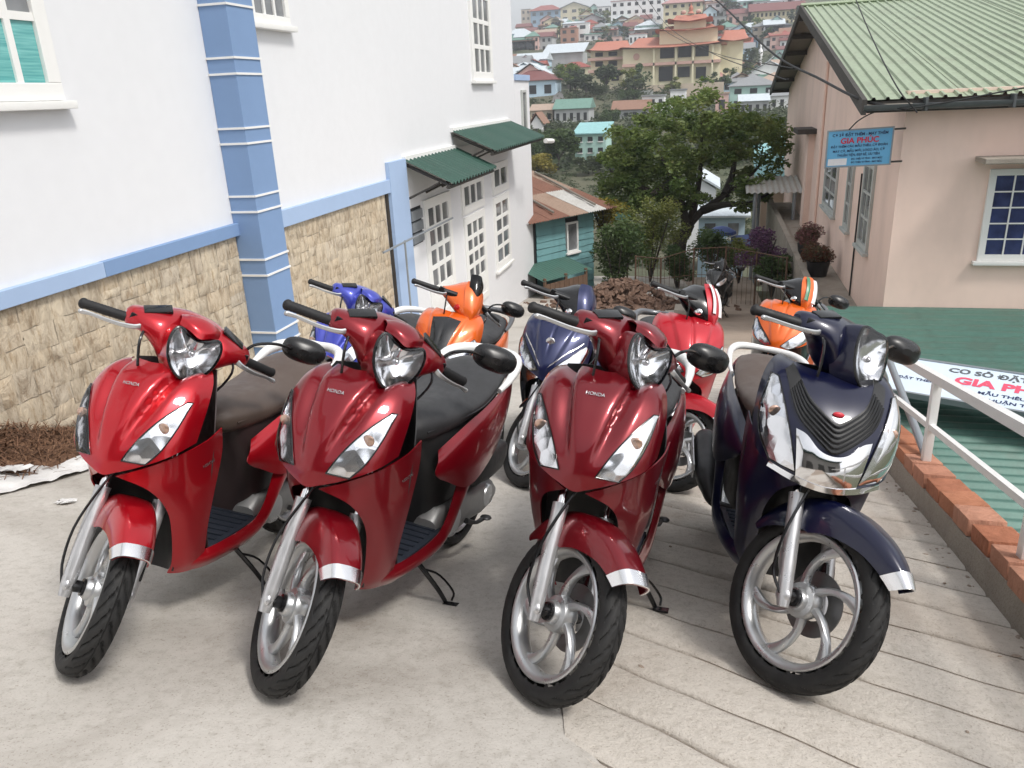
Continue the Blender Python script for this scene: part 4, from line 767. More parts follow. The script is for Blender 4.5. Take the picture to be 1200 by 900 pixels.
    mg = MB().grid(surf(mirror_rows(mud), 14, 13), .005).build('rear_mudguard', 'black_plastic', T)
    # ---- rear wheel, engine, exhaust
    rx = np.array((-.64, 0, R)); rw = tyre_mesh(rx, R, .046).build('rear_wheel', 'tyre_rubber', T, sharp=50); rim_mesh(rx, .188, 6, -1).build('rim', 'alloy_silver', rw)
    E_ = []
    for (xx, zc, rz, yc) in [(-.10, .27, .035, .085), (-.14, .27, .075, .09), (-.28, .275, .082, .10), (-.45, .265, .07, .10), (-.58, .255, .075, .10), (-.68, .25, .062, .098), (-.715, .25, .03, .095)]:
        E_.append([(xx, yc+.045*a, zc+rz*b) for a, b in (sup(2*math.pi*i/20, .7) for i in range(20))])
    MB().loft(E_).build('drive_case', 'cast_grey', T)
    for prf, cx_ in (([(0, .152), (.055, .150), (.062, .14), (.062, .10)], -.24), ([(0, .150), (.045, .148), (.05, .14), (.05, .10)], -.60)): MB().lathe(prf, (cx_, 0, .265), 'y', 24).build('case_cover', 'alloy_silver', T)
    m = MB(); m.tube([(-.36, .15, .23), (-.44, .165, .20), (-.52, .165, .19)], [.012, .008, .010], 8, 8); m.blob((-.53, .175, .195), (.05, .05, .02), 10, 6); m.build('kick_lever', 'steel_dark', T)
    E_ = []
    for (xx, zc, rz, w) in [(-.33, .43, .03, .03), (-.37, .435, .06, .05), (-.5, .44, .075, .058), (-.62, .445, .07, .055), (-.69, .45, .045, .04), (-.71, .45, .02, .02)]:
        E_.append([(xx, .135+w*a, zc+rz*b) for a, b in (sup(2*math.pi*i/20, .7) for i in range(20))])
    MB().loft(E_).build('air_cleaner', 'black_plastic', T)
    m = MB(); m.tube([(-.30, -.06, .22), (-.38, -.13, .21), (-.45, -.15, .24), (-.55, -.155, .28), (-.80, -.16, .37), (-.84, -.16, .385)], [.018, .02, .035, .056, .056, .035], 16, 26); ex = m.build('exhaust', 'steel_dark', T)
    G = surf([[(-.55, -.215, .25), (-.80, -.22, .34)], [(-.55, -.22, .31), (-.80, -.225, .40)]], 4, 8); MB().grid(G, .004).build('heat_shield', 'fork_silver', ex)
    m = MB(); m.tube([(-.66, -.10, .25), (-.68, -.11, .60)], .018, 8); m.tube([(-.66, .10, .27), (-.68, .11, .60)], .018, 8); m.build('rear_shock', 'steel_dark', T)
    # ---- side stand (rests on the ground on the leaning side)
    f = np.array((-.035, .235, -.0)); f[2] = f[1]*math.tan(ln); p0 = np.array((.03, .11, .215)); m = MB()
    m.tube([p0, p0*.4+f*.6+np.array((.0, .012, 0)), f+np.array((0, -.004, .012))], [.010, .009, .008], 8, 8)
    m.tube([p0*.75+f*.25, p0*.55+f*.45+np.array((-.05, .02, .0)), f*.8+p0*.2+np.array((-.055, .03, .0)), f+np.array((-.02, .012, .012))], .0045, 6, 12)
    m.box(f+np.array((0, .018, .006)), (.03, .055, .008), rotm((1, 0, 0), ln)); m.build('side_stand', 'gloss_black', T)
    # ---- handlebar
    g_in = np.array((.255, .185, .992)); g_out = np.array((.182, .318, .966)); hb = T
    for sgn in (-1, 1):
        k = np.array((1, sgn, 1)); m = MB(); a, b = g_in*k, g_out*k; mid = lambda t: a*(1-t)+b*t
        ts = np.linspace(0, 1, 31); m.tube([mid(t) for t in ts], [.0165 if i % 2 else .0152 for i in range(31)], 12); m.blob(mid(1.0), (.03, .03, .036), 10, 8)
        m.build('grip', 'rubber_grip', T, M=MS)
        m = MB(); m.tube([mid(-.75), mid(-.05)], .020, 12); m.box(mid(-.1), (.045, .03, .045), rotm((0, 0, 1), sgn*.5)); m.build('switch_box', 'gloss_black', T, M=MS, bevel=.004)
        m = MB(); o_ = np.array((.05, 0, -.012)); m.tube([mid(-.25)+o_*.5, mid(-.05)+o_*.95, mid(.35)+o_*1.15, mid(.8)+o_*1.0, mid(1.0)+o_*1.05], [.008, .006, .0048, .0045, .006], 8, 18, flat=1.4)
        m.blob(mid(1.02)+o_*1.05, (.016, .016, .016), 10, 8); m.build('brake_lever', 'alloy_silver', T, M=MS)
        m = MB(); q = mid(-.35); m.tube([q, q+np.array((.06, sgn*.01, -.05)), q+np.array((.06, -sgn*.03, -.16)), q+np.array((.0, -sgn*.07, -.22))], .0045, 6, 14); m.build('cable', 'gloss_black', T, M=MS)
    def section(yy, cx, cz, rx_, rz_, k=24, lean_=-.35, p=.8):
        out = []
        for i in range(k): a, b = sup(2*math.pi*i/k, p); out.append((cx+rx_*a+lean_*rz_*b, yy, cz+rz_*b))
        return out
    if style in ('vision', 'sh'):
        b_ = 1.0 if style == 'vision' else 1.04
        half = [(.205, .240, .998, .016, .016), (.19, .245, 1.0, .034, .030), (.15, .256, 1.006, .056, .036), (.105, .262, 1.0, .074, .056), (.065, .258, .988, .076, .082*b_), (0, .256, .984, .074, .092*b_)]
        st2 = half+[(-a, b, c, d_, e_) for a, b, c, d_, e_ in half[-2::-1]]; S2 = np.array([section(*q) for q in st2[::-1]])
        S2 = np.stack([crv(S2[:, j], 33) for j in range(S2.shape[1])], 1); MB().loft(S2).build('handlebar_cowl', P.get('bar', main), T, M=MS)
        ez = unit((-.36, 0, .93)); ey = np.array((0, 1., 0)); nn = np.cross(ey, ez); nn = nn*np.sign(nn[0]); c = np.array((.378, 0, .985))
        if style == 'vision': half_o = [(0, .042), (.030, .050), (.052, .063), (.068, .062), (.079, .040), (.079, .006), (.068, -.032), (.046, -.065), (.022, -.083)]; bot = (0, -.088)
        else: half_o = [(0, .088), (.030, .090), (.052, .086), (.064, .072), (.072, .040), (.074, .0), (.066, -.040), (.050, -.072), (.026, -.094)]; bot = (0, -.102)
        ol = half_o+[bot]+[(-a, b) for a, b in half_o[:0:-1]]; ol = crv(ol, 60, closed=True)
        hl = MB().grid(disc_fan(ol*.97, c, ey, ez, nn, 8, -.034, .006), 0, closed_u=True).build('headlight', 'reflector', T, M=MS)
        MB().grid(disc_fan(ol, c, ey, ez, nn, 8, .014, .010), 0, closed_u=True).build('lens', 'lens_glass', hl, M=MS, sharp=80)
        ed = np.array([c+p[0]*ey+p[1]*ez+nn*.006 for p in ol]); ed = np.concatenate([ed, ed[:1]]); MB().tube(ed, .0045, 6, caps=False).build('bezel', 'gloss_black', hl, M=MS)
        m = MB(); wall = np.stack([np.array([c+p[0]*ey+p[1]*ez+nn*q for p in ol*s_]) for q, s_ in ((.008, 1.03), (-.02, 1.10), (-.075, 1.16))]); m.grid(wall[::-1], 0, closed_u=True); m.build('headlight_shell', P.get('bar', main), T, M=MS)
        m = MB(); m.blob(c-nn*.006, (.03, .022, .022), 10, 8); m.build('bulb', 'silver_badge', hl, M=MS)
        if style == 'vision':         # visor dipping into the lamp
            vis = [[c+yy*ey+s_*ez+nn*d_ for yy, s_, d_ in ((-.064, .074, -.012), (-.034, .062, .016), (0, .047, .028), (.034, .062, .016), (.064, .074, -.012))],
                   [c+yy*ey+s_*ez+nn*d_ for yy, s_, d_ in ((-.064, .098, -.018), (-.036, .088, .012), (0, .080, .022), (.036, .088, .012), (.064, .098, -.018))],
                   [c+yy*ey+s_*ez+nn*d_ for yy, s_, d_ in ((-.062, .112, -.055), (-.036, .118, -.030), (0, .120, -.020), (.036, .118, -.030), (.062, .112, -.055))],
                   [c+yy*ey+s_*ez+nn*d_ for yy, s_, d_ in ((-.058, .108, -.10), (-.034, .114, -.085), (0, .116, -.08), (.034, .114, -.085), (.058, .108, -.10))]]
            MB().grid(surf(vis, 16, 21), .004).build('visor', P.get('bar', main), T, M=MS)
        for sgn in (-1, 1):
            m = MB(); m.box(np.array((.262, sgn*.125, 1.052)), (.045, .085, .010), rotm((1, 0, 0), -sgn*.42)@rotm((0, 1, 0), .25)); m.build('switch_panel', 'gloss_black', T, M=MS, bevel=.003)
    else:
        half = [(.15, .245, .998, .030, .024), (.11, .258, .998, .055, .045), (.07, .278, 1.0, .085, .070), (.035, .290, 1.005, .105, .092), (0, .296, 1.008, .116, .104)]
        st2 = half+[(-a, b, c, d_, e_) for a, b, c, d_, e_ in half[-2::-1]]; S2 = np.array([section(*q, lean_=-.55) for q in st2[::-1]])
        S2 = np.stack([crv(S2[:, j], 29) for j in range(S2.shape[1])], 1); MB().loft(S2).build('handlebar_cowl', P.get('bar', 'gloss_black'), T, M=MS)
        c = np.array((.385, 0, .99)); ez = unit((-.52, 0, .86)); ey = np.array((0, 1., 0)); nn = np.cross(ey, ez); nn = nn*np.sign(nn[0])
        def vp(rows): return surf([[c+yy*ey+s_*ez+nn*d_ for yy, s_, d_ in r] for r in rows], 18, 17)
        vr = lambda w, s_, d_: [(-w, s_, d_-.030), (-w*.5, s_, d_-.008), (0, s_, d_), (w*.5, s_, d_-.008), (w, s_, d_-.030)]
        MB().grid(vp([vr(.018, -.085, .012), vr(.050, -.03, .032), (vr(.066, .045, .034)), vr(.066, .11, .022), vr(.046, .165, .002)]), .004).build('visor', P.get('visor', main), T, M=MS)
        sh_ = 0
        for (q, mt) in P.get('stripes', []):
            MB().grid(vp([[(yy*.016+q*.030, s_, d_) for yy, d_ in ((-1, dd-.006*abs(q)), (0, dd), (1, dd-.006*abs(q)))] for s_, dd in ((-.03, .036), (.045, .038), (.11, .026), (.155, .008))]), .002).build('stripe', mt, T, M=MS)
        for sgn in (-1, 1): MB().blob(np.array((.345, sgn*.072, .955)), (.07, .035, .045), 12, 8).build('turn_signal', P.get('sig', 'signal_reflector'), T, M=MS)
        if P.get('screen'): MB().grid(vp([vr(.030, .05, .030), vr(.045, .10, .034), vr(.050, .16, .030), vr(.040, .21, .015)]), .003).build('screen', 'smoke_glass', T, M=MS)
    # ---- mirror on the left bar only
    if mirror:
        b = g_in*np.array((1, 1, 1))+np.array((-.01, -.01, .015)); e_ = np.array(P.get('mir', (.145, .405, 1.075)))
        m = MB(); m.tube([b, b+np.array((-.005, .03, .045)), e_*.45+b*.55+np.array((0, .0, .035)), e_+np.array((.01, -.05, -.005))], .0055, 8, 14); ms = m.build('mirror', 'gloss_black', T, M=MS)
        MM = rotm((0, 0, 1), -.25)@rotm((1, 0, 0), .12); m = MB(); E_ = []
        for (u, s_) in [(-.02, .25), (-.012, .62), (0, .86), (.014, 1.0), (.022, 1.0), (.026, .96)]:
            E_.append([np.array((-u+.01, s_*.080*a, s_*.046*b_+.0)) for a, b_ in (sup(2*math.pi*i/24, .8) for i in range(24))])
        m.loft(E_); m.v = [v@MM.T+e_ for v in m.v]; m.build('mirror_shell', 'mirror_shell', ms, M=MS)
        m = MB(); m.add([np.array((-.0185, .072*a, .040*b_)) for a, b_ in (sup(2*math.pi*i/24, .8) for i in range(24))], [tuple(range(24))]); m.v = [v@MM.T+e_ for v in m.v]; m.build('mirror_glass', 'mirror_glass', ms, M=MS, smooth=False)
    # settle the machine: both tyres touch the sloping ground
    A_ = np.array(M); low = []
    for w_ in (fwheel, rw):
        v = np.empty(len(w_.data.vertices)*3); w_.data.vertices.foreach_get('co', v); v = v.reshape(-1, 3)@A_[:3, :3].T+A_[:3, 3]
        hgt = v[:, 2]-np.array([gz(q) for q in v[:, 1]]); k_ = int(hgt.argmin()); low.append((hgt[k_], v[k_]))
    base = np.array(fw); d_ = np.dot(low[0][1]-low[1][1], base); pit = math.asin(max(-.1, min(.1, (low[0][0]-low[1][0])/d_)))
    T.matrix_world = Matrix.Translation(Vector(low[1][1]))@Matrix.Rotation(pit, 4, Vector(l2))@Matrix.Translation(-Vector(low[1][1]))@M
    T.location.z -= low[1][0]+.003
    if DEBUG: print('SETTLE', name, [round(q[0], 3) for q in low], round(math.degrees(pit), 2))
    return T
DEBUG = False
BIKES = [
 ('scooter', 'bright red scooter with brown seat nearest the stone-clad wall', -1.83, 2.215, -87.7, 7.9, 45.6, 'vision', dict(main='paint_bright_red', seat='seat_brown', box='seat_box_brown')),
 ('scooter', 'crimson scooter with grey-black seat between two other red scooters', -1.115, 2.265, -95.3, 8.6, 47.5, 'vision', dict(main='paint_dark_red', seat='seat_black')),
 ('scooter', 'deep red scooter parked next to the navy scooter with the chrome grille', -.375, 2.40, -94.0, 7.4, 47.5, 'vision', dict(main='paint_deep_red', seat='seat_black')),
 ('scooter', 'navy scooter with black grille, chrome trim and brown seat', .187, 2.63, -84.2, 10.5, 36.0, 'sh', dict(main='paint_navy', seat='seat_brown', mir=(.145, .40, 1.10))),
 ('scooter', 'bright blue scooter with round headlight by the striped blue pillar', -2.16, 4.32, -92, 8.7, 45, 'vision', dict(main='paint_blue', seat='seat_black', low='paint_blue')),
 ('scooter', 'orange and black scooter in front of the white glazed doors', -1.63, 4.54, -88, 8.7, 45, 'sport', dict(main='paint_orange', seat='seat_black', bar='paint_orange', visor='paint_orange', low='paint_black', side='paint_grey', rear='paint_orange', rail='paint_grey', sig='tail_red', screen=1, centre='paint_black', wing='paint_orange')),
 ('scooter', 'steel navy scooter with round silver emblem on its front', -.90, 4.40, -94, 9, 47, 'sport', dict(main='paint_steel_navy', seat='seat_black', bar='gloss_black', visor='paint_steel_navy', low='paint_black', fender='paint_black', side='paint_black', wing='silver_badge', emblem=1, rail='paint_grey')),
 ('scooter', 'bright red and black sporty scooter with red and white striped visor', -.30, 4.49, -78, 8.8, 45.7, 'sport', dict(main='paint_sport_red', seat='seat_black', visor='paint_sport_red', low='paint_sport_red', side='paint_sport_red', rail='paint_grey', stripes=[(1, 'stripe_white'), (-1, 'stripe_white')])),
 ('scooter', 'orange sporty scooter with white striped visor behind the navy scooter', .50, 5.9, -103, 8.8, 43, 'sport', dict(main='paint_orange', seat='seat_black', visor='paint_orange', low='paint_deep_red', side='paint_black', rail='paint_grey', stripes=[(1, 'stripe_white'), (-1, 'stripe_green')])),
]
plain('seat_box_brown', (.040, .026, .026), 0, .4, bump=.2, bscale=260)
for i, b in enumerate(BIKES): scooter(*b[:9], mirror=(i not in (4, 7)), badge=(i < 3))
# ================================================================== vegetation
def leaves(m, C, n, size, rng, flat=.5):   # n leaf quads round each clump centre (cx, cy, cz, rx, ry, rz)
    for (cx, cy, cz, rx, ry, rz) in C:
        d = rng.normal(size=(n, 3)); d /= np.linalg.norm(d, axis=1, keepdims=True); r = rng.random(n)**.45; P_ = np.array((cx, cy, cz))+d*r[:, None]*np.array((rx, ry, rz))
        a = rng.normal(size=(n, 3)); a /= np.linalg.norm(a, axis=1, keepdims=True); a[:, 2] *= flat; b = np.cross(a, rng.normal(size=(n, 3))); b /= np.linalg.norm(b, axis=1, keepdims=True)+1e-9
        l = size*rng.uniform(.6, 1.3, n)[:, None]; V = np.stack([P_-a*l, P_+b*l*.42+a*l*.1, P_+a*l, P_-b*l*.42+a*l*.1], 1).reshape(-1, 3); m.add(V, (np.arange(n*4).reshape(-1, 4)).tolist())
def limb(m, pts, r): m.tube(pts, r, 9, 14)
def tree(name, label, base, height, rad, leaf, rng, clumps=12, n=60, size=.3, trunk_h=.35, group=None, cat='tree', lean=0, tr=.03, squash=1.0, label_parts=True):
    T = empty(name, base); tag(T, label, cat, group); m = MB(); th = height*trunk_h; limb(m, [(0, 0, -.4), (lean*.4, 0, th*.6), (lean, 0, th)], [height*tr*1.3, height*tr, height*tr*.75]); C = []
    for k in range(clumps):
        a = 2*math.pi*k/clumps*2.4+rng.uniform(-.4, .4); rr = rad*rng.uniform(.25, .75); z = th+(height-th)*rng.uniform(.12, .85); q = rad*rng.uniform(.28, .46)*(1.15-.5*abs(2*(z-th)/(height-th)-.8)); C.append((lean+rr*math.cos(a), rr*math.sin(a), z, q, q, q*.75*squash))
        if k < 6: limb(m, [(lean, 0, th*.9), (lean+rr*.45*math.cos(a), rr*.45*math.sin(a), (th+z)*.52), (lean+rr*math.cos(a), rr*math.sin(a), z)], [height*tr*.55, height*tr*.35, height*tr*.12])
    m.build('trunk', 'bark', T); m = MB(); leaves(m, C, n, size, rng); m.build('crown', leaf, T, smooth=False); return T
rng = np.random.default_rng(21)
# the large avocado tree beyond the driveway, traced limb by limb
TY = 26.0; tb = ony(795, 303, TY); tb[2] = min(tb[2], terz(tb[0], TY)); bt = empty('avocado_tree', tb); tag(bt, 'large spreading dark green tree standing beyond the driveway end', 'tree')
tp = lambda px, py, dy=0: ony(px, py, TY+dy)-tb
m = MB(); limb(m, [np.array((0, 0, -.6)), tp(796, 290), tp(803, 272), tp(808, 262)], [.26, .22, .20, .18])
for q in ([(806, 264, 0), (824, 246, .3), (850, 228, .5), (880, 205, .6), (900, 180, .4)], [(804, 268, 0), (800, 240, -.3), (790, 212, -.6), (775, 185, -.8), (760, 160, -.8)], [(808, 262, 0), (815, 235, .5), (820, 205, .8), (822, 175, .6), (822, 140, .3)], [(800, 240, -.3), (770, 228, -.6), (742, 215, -.5), (715, 200, -.2)], [(850, 228, .5), (858, 205, 1.0), (862, 178, 1.1), (868, 150, .8)], [(824, 246, .3), (848, 240, -.4), (878, 238, -.7), (902, 226, -.6)], [(790, 212, -.6), (745, 240, -1.2), (725, 252, -1.2)]): limb(m, [tp(*p) for p in q], [.15, .11, .08, .05, .03])
m.build('trunk', 'bark', bt); C = []
hull = [(700, 215), (706, 170), (722, 150), (748, 140), (768, 118), (800, 118), (826, 105), (850, 125), (880, 128), (905, 135), (922, 155), (918, 188), (915, 215), (900, 235), (870, 246), (835, 228), (812, 250), (790, 245), (760, 240), (735, 258), (712, 240)]
def inside(x, y, P): return sum(((P[i][1] > y) != (P[i-1][1] > y)) and (x < (P[i-1][0]-P[i][0])*(y-P[i][1])/(P[i-1][1]-P[i][1]+1e-9)+P[i][0]) for i in range(len(P))) % 2
while len(C) < 240:
    x, y = rng.uniform(695, 928), rng.uniform(102, 262)
    if not inside(x, y, hull): continue
    if math.hypot((x-838)/26, (y-214)/20) < 1 and rng.random() < .85: continue
    if math.hypot((x-752)/16, (y-228)/14) < 1 and rng.random() < .6: continue
    p = tp(x, y, rng.uniform(-1.9, 1.9)*math.sqrt(max(.05, 1-((x-812)/125)**2))); q = rng.uniform(.18, .40); C.append((p[0], p[1], p[2], q*1.15, q*1.1, q*.72))
m = MB(); leaves(m, C, 120, .085, rng, .6)
p = tp(826, 104); leaves(m, [(p[0], p[1], p[2], .35, .3, .4), (p[0]-.15, p[1], p[2]-.4, .4, .4, .4)], 110, .08, rng); m.build('crown', 'leaf_avocado', bt, smooth=False)
def bush(label, px, py, Y, w, h, leaf, n=900, size=.07, group=None, name='shrub', dz=0):
    c = ony(px, py, Y); b = np.array((c[0], Y, c[2])); T = empty(name, b); tag(T, label, 'shrub', group); C = []
    for k in range(14): a = rng.uniform(0, 6.28); r = rng.uniform(0, .42)*w; z = rng.uniform(.15, .85)*h; q = w*rng.uniform(.14, .26); C.append((r*math.cos(a), r*math.sin(a)*.8, z, q, q, h*.18))
    m = MB(); leaves(m, C, n//14, size, rng); m.build('foliage', leaf, T, smooth=False); m = MB()
    for k in range(5): a = rng.uniform(0, 6.28); m.tube([(0, 0, -.3), (.15*w*math.cos(a), .15*w*math.sin(a), h*.3), (.3*w*math.cos(a), .3*w*math.sin(a), h*.7)], [.03, .02, .01], 6, 8)
    m.build('stem', 'bark', T); return T
bush('feathery lime green shrub in front of the large dark tree', 762, 318, 22.5, 1.7, 2.1, 'leaf_lime', 7000, .045); bush('dark low shrub between the teal shed and the rubble heap', 722, 335, 20.5, 1.9, 1.7, 'leaf_mid', 5000, .06); bush('straggly yellowish shrub beside the teal shed corner', 708, 270, 22, 1.3, 1.0, 'leaf_yellow', 2200, .05); bush('leafy green shrub behind the wire fence', 835, 325, 20, 1.5, 1.25, 'leaf_mid', 4500, .045); bush('small mid green shrub left of the wire fence posts', 795, 330, 21, 1.2, 1.0, 'leaf_mid', 3500, .05); bush('pale green shrub by the fence under the blue parasol', 866, 318, 20.5, 1.1, .9, 'leaf_lime', 3000, .04)
bush('purple flowering shrub at the end of the wire fence', 893, 318, 18.5, 1.15, 1.0, 'flower_purple', 4200, .04); bush('low green shrub under the purple flowers', 905, 332, 17.5, .9, .6, 'leaf_mid', 2600, .045)
def pot(label, px, py, Y, leaf, w, h):
    c = ony(px, py, Y); T = empty('flower_pot', (c[0], Y, -3.60)); tag(T, label, 'potted plant', 'flower pots on the pink house ledge'); MB().lathe([(0, 0), (w*.28, 0), (w*.36, h*.4), (w*.38, h*.42), (w*.34, h*.42), (0, h*.38)], (0, 0, 0), 'z', 16).build('pot', 'pot_black', T)
    m = MB(); leaves(m, [(rng.uniform(-.25, .25)*w, rng.uniform(-.25, .25)*w, h*rng.uniform(.5, .80), w*.30, w*.30, h*.20) for k in range(12)], 420, .028, rng); m.build('flowers', leaf, T, smooth=False)
pot('black pot of dark red chrysanthemums on the concrete ledge', 958, 318, 16.3, 'flower_red', .62, .72); pot('pot of pale pink flowers behind the dark red ones on the ledge', 946, 300, 18.0, 'flower_pink', .62, .78)
# ================================================================== teal plank shed with patched rusty roof
A0 = onx(606, 250, -4.30)*1.0; A0 = np.array((-4.55, 19.0, 0)); B0 = np.array((-3.08, 21.3, 0)); ud = unit(B0-A0); nd = np.array((ud[1], -ud[0], 0)); Ls = np.linalg.norm(B0-A0)
sO = np.array((A0[0], A0[1], -5.2)); teal = empty('plank_shed', sO); tag(teal, 'teal plank shed with patched rusty tin roof beside the white house', 'shed')
zb_, zt_ = 0, 2.35
def sp(a, z, c=0): return ud*a+nd*c+np.array((0, 0, z))
MB().hexa([sp(-1.5, zb_, -2.6), sp(-1.5, zb_, -.03), sp(Ls, zb_, -.03), sp(Ls, zb_, -2.6), sp(-1.5, zt_, -2.6), sp(-1.5, zt_, -.03), sp(Ls, zt_, -.03), sp(Ls, zt_, -2.6)]).build('core_wall', 'interior_dark', teal, smooth=False)
fp = Frame((0, 0, 0), ud, nd)
for k in range(14):
    z = .02+.165*k; 
    if z < .0: continue
    for (a0, a1) in ((.55, 1.62), (1.64, Ls)) if not 1.2 < z < 2.05 else ((.55, 1.62), (2.12, Ls)):
        m = MB(); t = rng.uniform(-.012, .012); q = [fp.p(a0, z+t, 0), fp.p(a1, z-t, 0), fp.p(a1, z+.158-t, 0), fp.p(a0, z+.158+t, 0), fp.p(a0, z+t, .03), fp.p(a1, z-t, .03), fp.p(a1, z+.158-t, .012), fp.p(a0, z+.158+t, .012)]; m.hexa(q); m.build('plank', 'wall_teal', teal, smooth=False)
f2 = Frame((0, 0, 0), np.array((-nd[0], -nd[1], 0)), ud)     # right-hand side of the shed
for k in range(14): m = MB(); z = .02+.165*k; c = np.array(sp(Ls, 0, -.03)); fq = Frame(c, -nd, ud); fq.box(m, 0, 2.5, z, z+.158, 0, .025); m.build('plank', 'wall_teal', teal, smooth=False)
opening(fp, teal, 1.66, 2.10, 1.25, 2.03, 1, 1, fmat='trim_white', fw=.05, sill=True); m = MB(); fp.box(m, -.1, .5, .9, 2.2, .0, .02); m.build('dark_opening', 'interior_dark', teal, smooth=False)
mats = ['sheet_rust', 'sheet_white', 'sheet_rust', 'sheet_tan', 'sheet_grey', 'sheet_rust', 'sheet_white', 'sheet_rust', 'sheet_tan', 'sheet_rust']
for k in range(7):
    a0 = -1.5+k*.72; a1 = a0+.75
    for j, (c0_, c1_, mm) in enumerate(((.40, -1.15, mats[(k*3+1) % 10]), (-1.1, -2.75, mats[(k*3+5) % 10]))):
        G = []
        for t in np.linspace(0, 1, 4): c = c0_+(c1_-c0_)*t; G.append([sp(a, zt_-.10+(.40-c)*.27+.015*math.sin(a/.09*6.283)+.012*(j == 0)+.006*(k % 2), c) for a in np.linspace(a0, min(a1, Ls+.55), 44)])
        MB().grid(np.array(G)).build('roof_sheet', mm, teal, sharp=80)
for a in (-.2, 1.0, 2.6): MB().tube([sp(a, zt_+.05, .2), sp(a+.5, zt_+.74, -2.5)], .03, 6).build('batten', 'timber_grey', teal)
can = empty('lean_to_canopy', sp(.1, 0, .0)+sO); tag(can, 'pale green tin lean-to on timber posts before the teal shed', 'canopy')
fc = Frame((0, 0, 0), ud, nd); m = MB(); m.grid(np.array([[fc.p(a, 1.18-.25*c+.010*math.sin(a*60), c*1.0) for a in np.linspace(-.3, 1.5, 60)] for c in (0.02, .5, .95)])[:, ::-1]); m.build('roof_sheet', 'sheet_green', can, sharp=80)
for a, c in ((-.2, .9), (1.3, .9), (.55, .9)): MB().tube([fc.p(a, -.3, c), fc.p(a, 1.0, c)], .045, 6).build('post', 'timber_brown', can)
for k in range(9): m = MB(); fc.box(m, -.2+k*.17, -.04+k*.17, -.3, .85, .90, .925); m.build('plank', 'timber_brown', can, smooth=False)
# green tarpaulin behind
c = ony(705, 268, 22.5); m = MB(); G = np.array([[(c[0]-.75+1.5*u, 22.5+1.0*v, c[2]+.10+.16*math.sin(u*3.1)+.10*v+.02*math.sin(u*20+v*9)) for u in np.linspace(0, 1, 16)] for v in np.linspace(0, 1, 6)]); m.grid(G, .006); T = empty('green_tarpaulin', (0, 0, 0)); tp_ = m.build('sheet', 'sheet_dark_green', T); tag(T, 'dark green tarpaulin stretched between shrubs beside the teal shed', 'tarpaulin')
for u in (.02, .98): MB().tube([(c[0]-.75+1.5*u, 22.6, -6.2), (c[0]-.75+1.5*u, 22.6, c[2]+.12)], .03, 6).build('post', 'timber_brown', T)
# rubble heap
m = MB(); G = []; rc = np.array((-2.0, 17.3))
for a in np.linspace(0, 1, 18): G.append([(rc[0]-1.5+3.3*b, rc[1]-.7+1.7*a, gz(rc[1]-.7+1.7*a)-.03+max(0, .62*math.exp(-((b-.5)/.28)**2-((a-.5)/.32)**2)*(.75+.3*math.sin(b*17)*math.cos(a*11)))) for b in np.linspace(0, 1, 30)])
m.grid(np.array(G))
for k in range(420):
    b, a = rng.normal(.5, .24), rng.normal(.42, .24); h = .62*math.exp(-((b-.5)/.28)**2-((a-.5)/.32)**2); s = rng.uniform(.03, .11); y = rc[1]-.7+1.7*a; m.box((rc[0]-1.5+3.3*b, y, gz(y)+h*.95), (s*1.5, s, s*.7), np.array(Matrix.Rotation(rng.uniform(0, 6), 3, Vector(rng.normal(size=3)).normalized())))
tag(m.build('rubble_heap', 'rubble_soil', sharp=40), 'heap of reddish brown rubble at the end of the driveway', 'rubble', kind='stuff')
# wire fence at the drop
fe = empty('wire_fence', (0, 18.5, gz(18.5))); tag(fe, 'rusty pipe and wire fence at the end of the driveway', 'fence'); fo = np.array(fe.location)
F_ = [(-1.75, 19.3, 1.0), (-1.1, 18.6, 1.0), (-.35, 18.4, 1.25), (.35, 18.2, 1.3), (1.0, 17.9, 1.2), (1.55, 17.0, 1.15)]
for (x, y, h) in F_: MB().tube([np.array((x, y, gz(y)-.3))-fo, np.array((x, y, gz(y)+h))-fo], .020, 8).build('post', 'timber_brown', fe)
for a, b in zip(F_[:-1], F_[1:]):
    for t in (.98, .5): MB().tube([np.array((a[0], a[1], gz(a[1])+a[2]*t))-fo, np.array((b[0], b[1], gz(b[1])+b[2]*t))-fo], .012 if t > .9 else .007, 6).build('rail', 'timber_brown', fe)
    for s in np.linspace(.12, .88, 6): p = np.array(a)*(1-s)+np.array(b)*s; MB().tube([np.array((p[0], p[1], gz(p[1])))-fo, np.array((p[0], p[1], gz(p[1])+p[2]*.97))-fo], .005, 5).build('stake', 'timber_brown', fe)
tag(MB().box((-.2, 15.9, gz(15.9)+.03), (.9, .5, .22)).build('concrete_step', 'kerb_mortar', bevel=.02), 'short raw concrete step behind the red scooters by the fence', 'step')
scooter('moped', 'black moped parked far back beside the wire fence', .12, 15.3, -100, 7, 30, 'sport', dict(main='paint_black', seat='seat_black', low='paint_black', visor='paint_black', rail='paint_grey'), mirror=True, badge=False)
